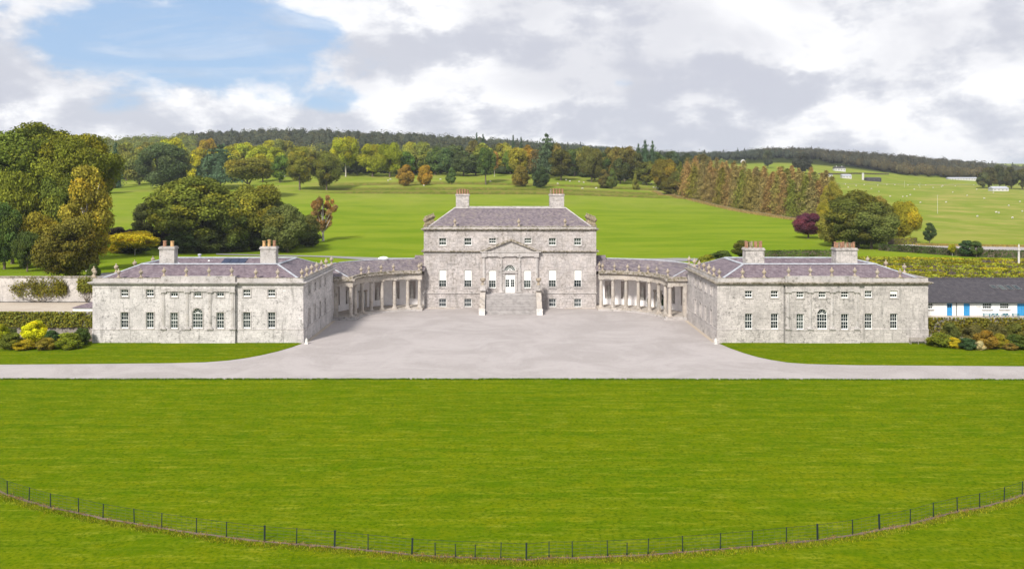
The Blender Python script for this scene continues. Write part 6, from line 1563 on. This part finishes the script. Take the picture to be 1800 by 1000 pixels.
RS = [(1652, 583, 50, 134.6, 'bush0', (0.085, 0.105, 0.012, 1), 'mid-green shrub nearest the wooden bench'), (1677, 592, 26, 133.8, 'bush1', (0.24, 0.19, 0.010, 1), 'small golden-yellow shrub near the wooden bench'),
      (1700, 594, 40, 133.6, 'bush2', (0.032, 0.055, 0.020, 1), 'low blue-green shrub beside the small golden shrub'), (1732, 578, 46, 134.4, 'bush0', (0.12, 0.085, 0.014, 1), 'rusty brown shrub below the white building'),
      (1722, 597, 20, 132.8, 'bush1', (0.25, 0.23, 0.12, 1), 'small pale-flowering shrub in front of the rusty shrub'), (1757, 586, 34, 134.6, 'bush2', (0.15, 0.13, 0.012, 1), 'yellow-olive shrub between the rusty shrub and the dark green one'),
      (1790, 586, 50, 134.0, 'bush1', (0.040, 0.062, 0.012, 1), 'dark green shrub at the picture edge below the white building'), (1776, 602, 28, 132.9, 'bush0', (0.11, 0.085, 0.020, 1), 'low brownish shrub in front of the dark green shrub'),
      (1670, 566, 36, 137.0, 'bush2', (0.058, 0.066, 0.016, 1), 'dull olive shrub against the wall behind the small golden shrub'), (1710, 568, 40, 137.2, 'bush1', (0.07, 0.06, 0.018, 1), 'brown-green shrub against the wall between the blue doors and the rusty shrub'),
      (1750, 566, 40, 137.0, 'bush0', (0.066, 0.060, 0.018, 1), 'brownish shrub against the wall above the yellow-olive shrub'), (1785, 568, 40, 137.2, 'bush2', (0.075, 0.075, 0.015, 1), 'olive shrub against the wall above the dark green shrub'),
      (1840, 575, 60, 135.5, 'bush0', (0.06, 0.075, 0.014, 1), 'large green shrub beyond the picture edge shrub')]
YB = {'bush': 0}
for (x, y0, w_, D, cr, c, lb), yb in zip(RS, (612, 614, 616, 616, 617, 614, 616, 617, 606, 606, 606, 606, 616)): shrub(x, y0, yb, w_, D, cr, c, lb)
# bed soil under the shrubs
sheet('shrub_bed', [(-150, 139.4), (-66.2, 139.4), (-66.4, 136.0), (-67.5, 133.0), (-71, 130.2), (-150, 129.4)], 0.10, M['soil'])
sheet('shrub_bed', [(150, 138.3), (66.2, 138.3), (66.4, 134.6), (67.8, 131.5), (72, 129.3), (150, 128.4)], 0.10, M['soil'])

# ------------------------------------------------------------------ sheep
def sheep_parts():
    b = MB(); n = 8
    prof = [(-.55, .02, .62), (-.50, .20, .62), (-.30, .29, .62), (0, .31, .62), (.30, .28, .64), (.46, .18, .68), (.56, .10, .74)]
    vs = [(x, r * 1.0 * math.cos(2 * math.pi * k / n), z + r * 1.02 * math.sin(2 * math.pi * k / n)) for x, r, z in prof for k in range(n)]
    b.add(vs, [(i * n + k, i * n + (k + 1) % n, (i + 1) * n + (k + 1) % n, (i + 1) * n + k) for i in range(len(prof) - 1) for k in range(n)] + [tuple(range(n)), tuple((len(prof) - 1) * n + k for k in range(n))])
    for x in (-.34, .32):
        for y in (-.15, .15): b.tube([(x, y, .45), (x + .01, y, .22), (x, y, 0)], [.07, .045, .05], 5)
    me = b.mesh('sheep', smooth=True); me.materials.append(M['wool'])
    outs = []
    for graze in (0, 1):
        h = MB(); z = .30 if graze else .86
        h.tube([(.48, 0, .72), (.66, 0, z + .05), (.80, 0, z - .08 if not graze else .12)], [.13, .11, .06], 6); h.tube([(.62, .05, z + .1), (.58, .2, z + .08)], [.035, .015], 4); h.tube([(.62, -.05, z + .1), (.58, -.2, z + .08)], [.035, .015], 4)
        hm = h.mesh('sheep_head', smooth=True); hm.materials.append(M['wool'] if graze else M['face']); outs.append(hm)
    return me, outs
sb_, sh_ = sheep_parts()
def sheep(x, y, label, group, D0, k):
    X, D = gpt(x, y, D0); r_ = random.Random(k); o = place('sheep', sb_, None, (X, D, tz(X, D)), r_.choice([0, math.pi]) + r_.uniform(-.6, .6)); o.scale = (1.2, 1.2, 1.2)
    place('head', sh_[k % 2], o); tag(o, label, 'sheep', group)
SL = [(1522, 360), (1618, 357.5), (1718, 382), (1751, 375), (1756, 376), (1780, 384.5), (1773, 363), (1793, 356), (1797, 373), (1675, 339), (1640, 331), (1600, 344), (1565, 346.5), (1587, 347), (1594, 346.5), (1607, 334), (1655, 329), (1679, 328), (1700, 345), (1730, 350), (1491, 330.5), (1486, 325), (1505, 327.5), (1519, 326), (1543, 327), (1559, 325.5), (1573, 326), (1596, 326.5), (1615, 327), (1627, 326.5), (1657, 327.5), (1717, 334), (1746, 340), (1663, 357), (1545, 338), (1760, 329), (1712, 326), (1532, 333)]
SL.sort()
for k, (x, y) in enumerate(SL): sheep(x, y, '%s white sheep from the plantation side, grazing the yellowish field' % ords[k], 'sheep in the yellowish field', 480, k)
SC2 = [(682, 319), (726, 320), (742, 321.5), (745, 328), (774, 317), (686, 317), (862, 321), (995, 318), (1002, 320), (1018, 321), (1026, 322.5), (1024, 333), (1048, 332.5), (1068, 323), (1130, 324), (1132, 323), (1137, 325), (1145, 324.5), (1149, 332), (1154, 332.5), (1157, 333.5), (1113, 325), (538, 312), (500, 312), (980, 325)]
SC2.sort()
for k, (x, y) in enumerate(SC2): sheep(x, y, '%s white sheep from the free-standing oval tree on the green slope behind the mansion' % ords[k], 'sheep on the slope behind the mansion', 480, k + 50)

# ------------------------------------------------------------------ distant buildings and posts
def small_house(name, x, D, w_, h_, d_, roof, wallm, roofm, label, cat='house', wins=4, rz=0.0, chims=0, ddz=0.0):
    X = px(x, D); z = tz(X, D) + ddz; H = empty(name, (X, D, z), label, cat, None, rz)
    op = [(-w_ / 2 + w_ * (i + .5) / wins - .5, -w_ / 2 + w_ * (i + .5) / wins + .5, h_ * .3, h_ * .75, False) for i in range(wins)]
    b = MB(); wall_holes(b, lambda u, zz, dd: (u, -d_ / 2 + dd, zz), -w_ / 2, w_ / 2, -1, h_, op, .2); b.box(-w_ / 2, -w_ / 2 + .2, -d_ / 2 + .01, d_ / 2, -1, h_); b.box(w_ / 2 - .2, w_ / 2, -d_ / 2 + .01, d_ / 2, -1, h_); b.box(-w_ / 2, w_ / 2, d_ / 2 - .2, d_ / 2, -1, h_)
    me = b.mesh('house_wall'); me.materials.append(wallm); place('wall', me, H)
    for o_ in op:
        t = MB(); t.box(o_[0], o_[1], -d_ / 2 + .12, -d_ / 2 + .16, o_[2], o_[3]); me = t.mesh('far_window'); me.materials.append(M['glass']); wn = place('window', me, H)
        t = MB(); t.box((o_[0] + o_[1]) / 2 - .05, (o_[0] + o_[1]) / 2 + .05, -d_ / 2 + .08, -d_ / 2 + .115, o_[2], o_[3]); me = t.mesh('far_window_bar'); me.materials.append(M['white']); place('frame', me, wn)
    t = MB(); e_ = .4; t.add([(-w_ / 2 - e_, -d_ / 2 - e_, h_ - .1), (w_ / 2 + e_, -d_ / 2 - e_, h_ - .1), (w_ / 2, 0, h_ + roof), (-w_ / 2, 0, h_ + roof), (-w_ / 2 - e_, d_ / 2 + e_, h_ - .1), (w_ / 2 + e_, d_ / 2 + e_, h_ - .1)], [(0, 1, 2, 3), (3, 2, 5, 4), (0, 3, 4), (1, 5, 2)])
    me = t.mesh('house_roof'); me.materials.append(roofm); rf = place('roof', me, H)
    for c_ in range(chims):
        t = MB(); xx = -w_ / 2 + w_ * (c_ + .5) / chims; t.box(xx - .4, xx + .4, -.4, .4, h_ + roof * .6, h_ + roof + 1.2); me = t.mesh('house_chimney'); me.materials.append(wallm); place('chimney', me, rf)
    return H
small_house('farmhouse', 1475, 1180, 15, 4.0, 8, 2.2, M['farwall'], M['slate_dark'], 'white farmhouse high on the upper green field', wins=4, chims=2)
small_house('bungalow', 1458, 1030, 6, 3, 5, 1.6, M['farwall'], M['slate_dark'], 'small white cottage at the near end of the distant farmyard', wins=2)
small_house('farm_shed', 1487, 1032, 11, 3, 7, 2.0, M['farwall'], M['lead'], 'pale long farm shed in the middle of the distant farmyard', 'shed', wins=3)
small_house('farm_shed', 1534, 1010, 17, 3.2, 8, 1.4, M['slate_dark'], M['slate_dark'], 'dark flat farm shed beside the white tower', 'shed', wins=3)
small_house('greenhouse', 1694, 1190, 46, 2.6, 8, 1.6, M['farwall'], M['lead'], 'very long pale low shed at the foot of the skyline wood', 'shed', wins=12)
small_house('lodge', 1755, 880, 16, 2.6, 9, 2.2, M['farwall'], M['lead'], 'lodge with blue-grey roof among the dark trees of the sheep field', wins=4)
small_house('villa', 561, 800, 9, 4.0, 7, 2.0, M['farwall'], M['lead'], 'white house half hidden between the oval tree and the white-trunked tree', wins=3, chims=2, ddz=10.0)
X, D = px(1517, 1020), 1020; H = empty('silo_tower', (X, D, tz(X, D)), 'slim white tower in the distant farmyard', 'tower')
c = MB(); c.lathe([(1.3, 0), (1.3, 7.5)], n=12); me = c.mesh('tower_body'); me.materials.append(M['farwall']); place('body', me, H)
c = MB(); c.lathe([(1.4, 7.5), (1.0, 8.2), (.05, 8.8)], n=12); me = c.mesh('tower_cap'); me.materials.append(M['lead']); place('cap', me, H)
X, D = px(1306, 1330), 1330; H = empty('white_dome', (X, D, tz(X, D)), 'small white domed shelter on the skyline field', 'shelter')
c = MB(); c.lathe([(4.0, 0), (3.9, 1.6), (3.1, 3.4), (1.8, 4.5), (.05, 5)], n=14); me = c.mesh('dome_shell', smooth=True); me.materials.append(M['farwall']); place('dome', me, H)
c = MB(); c.box(-.9, .9, -4.1, -3.7, 0, 2.1); me = c.mesh('doorway'); me.materials.append(M['black_metal']); place('doorway', me, H)
# conical young tree guarded with a post, field poles, rail fence
T_(1117, 640, 303, 13, 'cone0', (0.12, 0.12, 0.02, 1), 'small pale conical tree with a thin post at the belt edge', 'con')
for x, y0, y1, lb in ((1648, 343, 376, 'thin pale field pole among the sheep of the yellowish field'), (1116.5, 298, 316, 'thin pale pole rising from the small conical tree'), (1617, 321, 331, 'short pale pole at the fence of the yellowish field'), (1590, 318, 330, 'second short pale pole at the fence, farther from the lodge')):
    D = zat(x, y1, 480, 1500) if x != 1116.5 else 641; X = px(x, D); z = tz(X, D); H = empty('field_pole', (X, D, z), lb, 'pole')
    hh = (y1 - y0) * D / FPX; t = MB(); t.tube([(0, 0, 0), (0, 0, hh)], [.09, .06], 6); me = t.mesh('pole_shaft'); me.materials.append(M['statue']); place('shaft', me, H)
    t = MB(); t.box(-.5, .5, -.06, .06, hh - .5, hh - .38); me = t.mesh('crossarm'); me.materials.append(M['timber']); place('crossarm', me, H)
def rail_fence(pts, label, sp=7.0, h=1.2):
    H = empty('field_fence', (*pts[0], tz(*pts[0])), label, 'fence')
    for z in (.45, .8, 1.12): t = MB(); t.tube([(x, y, tz(x, y) + z) for x, y in pts], .045, 4); t.build('rail', M['timber'], H)
    pm_ = MB(); pm_.box(-.08, .08, -.08, .08, -.2, h); me = pm_.mesh('fence_post'); me.materials.append(M['timber'])
    for (a_, b_) in zip(pts[:-1], pts[1:]):
        l = math.hypot(b_[0] - a_[0], b_[1] - a_[1]); n = max(1, int(l / sp))
        for i in range(n):
            x, y = a_[0] + (b_[0] - a_[0]) * i / n, a_[1] + (b_[1] - a_[1]) * i / n; place('post', me, H, (x - pts[0][0], y - pts[0][1], tz(x, y) - tz(*pts[0])))
def dense(pts, n=6):
    out = []
    for a_, b_ in zip(pts[:-1], pts[1:]): out += [(a_[0] + (b_[0] - a_[0]) * i / n, a_[1] + (b_[1] - a_[1]) * i / n) for i in range(n)]
    return out + [pts[-1]]
rail_fence(dense([gpt(1462, 323.5, 700), gpt(1580, 325, 700), gpt(1700, 325.5, 700), gpt(1810, 329, 700)]), 'thin rail fence between the two right-hand fields, below the farmyard')
rail_fence(dense([(px(1150, 618), 618), (px(1200, 582), 582), (px(1262, 530), 530), (px(1300, 505), 505), (px(1345, 484), 484), (px(1390, 462), 462), (px(1432, 446), 446)]), 'thin rail fence along the foot of the larch plantation')
# pale uncut grass under the plantation fence
def tband(name, pts, wd, n, h, col, label, seed):
    rng = np.random.default_rng(seed); P_ = []
    for _ in range(n):
        i = rng.integers(0, len(pts) - 1); f = rng.random(); P_.append((pts[i][0] * (1 - f) + pts[i + 1][0] * f + rng.normal(0, wd), pts[i][1] * (1 - f) + pts[i + 1][1] * f + rng.normal(0, wd)))
    o = tufts(name, P_, h, col, seed, .3, 4, label, 0.0); me = o.data; co = np.zeros(len(me.vertices) * 3, np.float32); me.vertices.foreach_get('co', co); co = co.reshape(-1, 3)
    base = co.reshape(-1, 4, 3).mean(1); zt = terr(base[:, 0], base[:, 1]); co[:, 2] += np.repeat(zt, 4); me.vertices.foreach_set('co', co.reshape(-1)); me.update()
    me2 = co
    return o
tband('long_grass', [(px(1150, 616), 616), (px(1200, 580), 580), (px(1262, 528), 528), (px(1300, 503), 503), (px(1345, 482), 482), (px(1390, 460), 460), (px(1432, 444), 444)], 1.3, 5000, .9, (0.30, 0.23, 0.09, 1), 'pale dry uncut grass along the foot of the larch plantation', 41)
tband('long_grass', [(px(1620, 322), 322), (px(1700, 318), 318), (px(1810, 312), 312)], 1.6, 2500, .7, (0.28, 0.22, 0.07, 1), 'dry uncut grass along the far side of the car park', 42)

# ------------------------------------------------------------------ air
hz = MB(); hz.box(-8000, 8000, -3500, 8000, -3, 170)
hm, ht, hb, ho = mat('thin_air'); ht.n.remove(hb)
pv = ht.new('ShaderNodeVolumePrincipled'); pv.inputs['Density'].default_value = 0.00008; pv.inputs['Color'].default_value = (0.86, 0.91, 1.0, 1); pv.inputs['Anisotropy'].default_value = 0.2
ht.l.new(pv.outputs[0], ho.inputs['Volume'])
o = hz.build('haze', hm, None); tag(o, kind='stuff', label='thin pale air that fades the far hills')
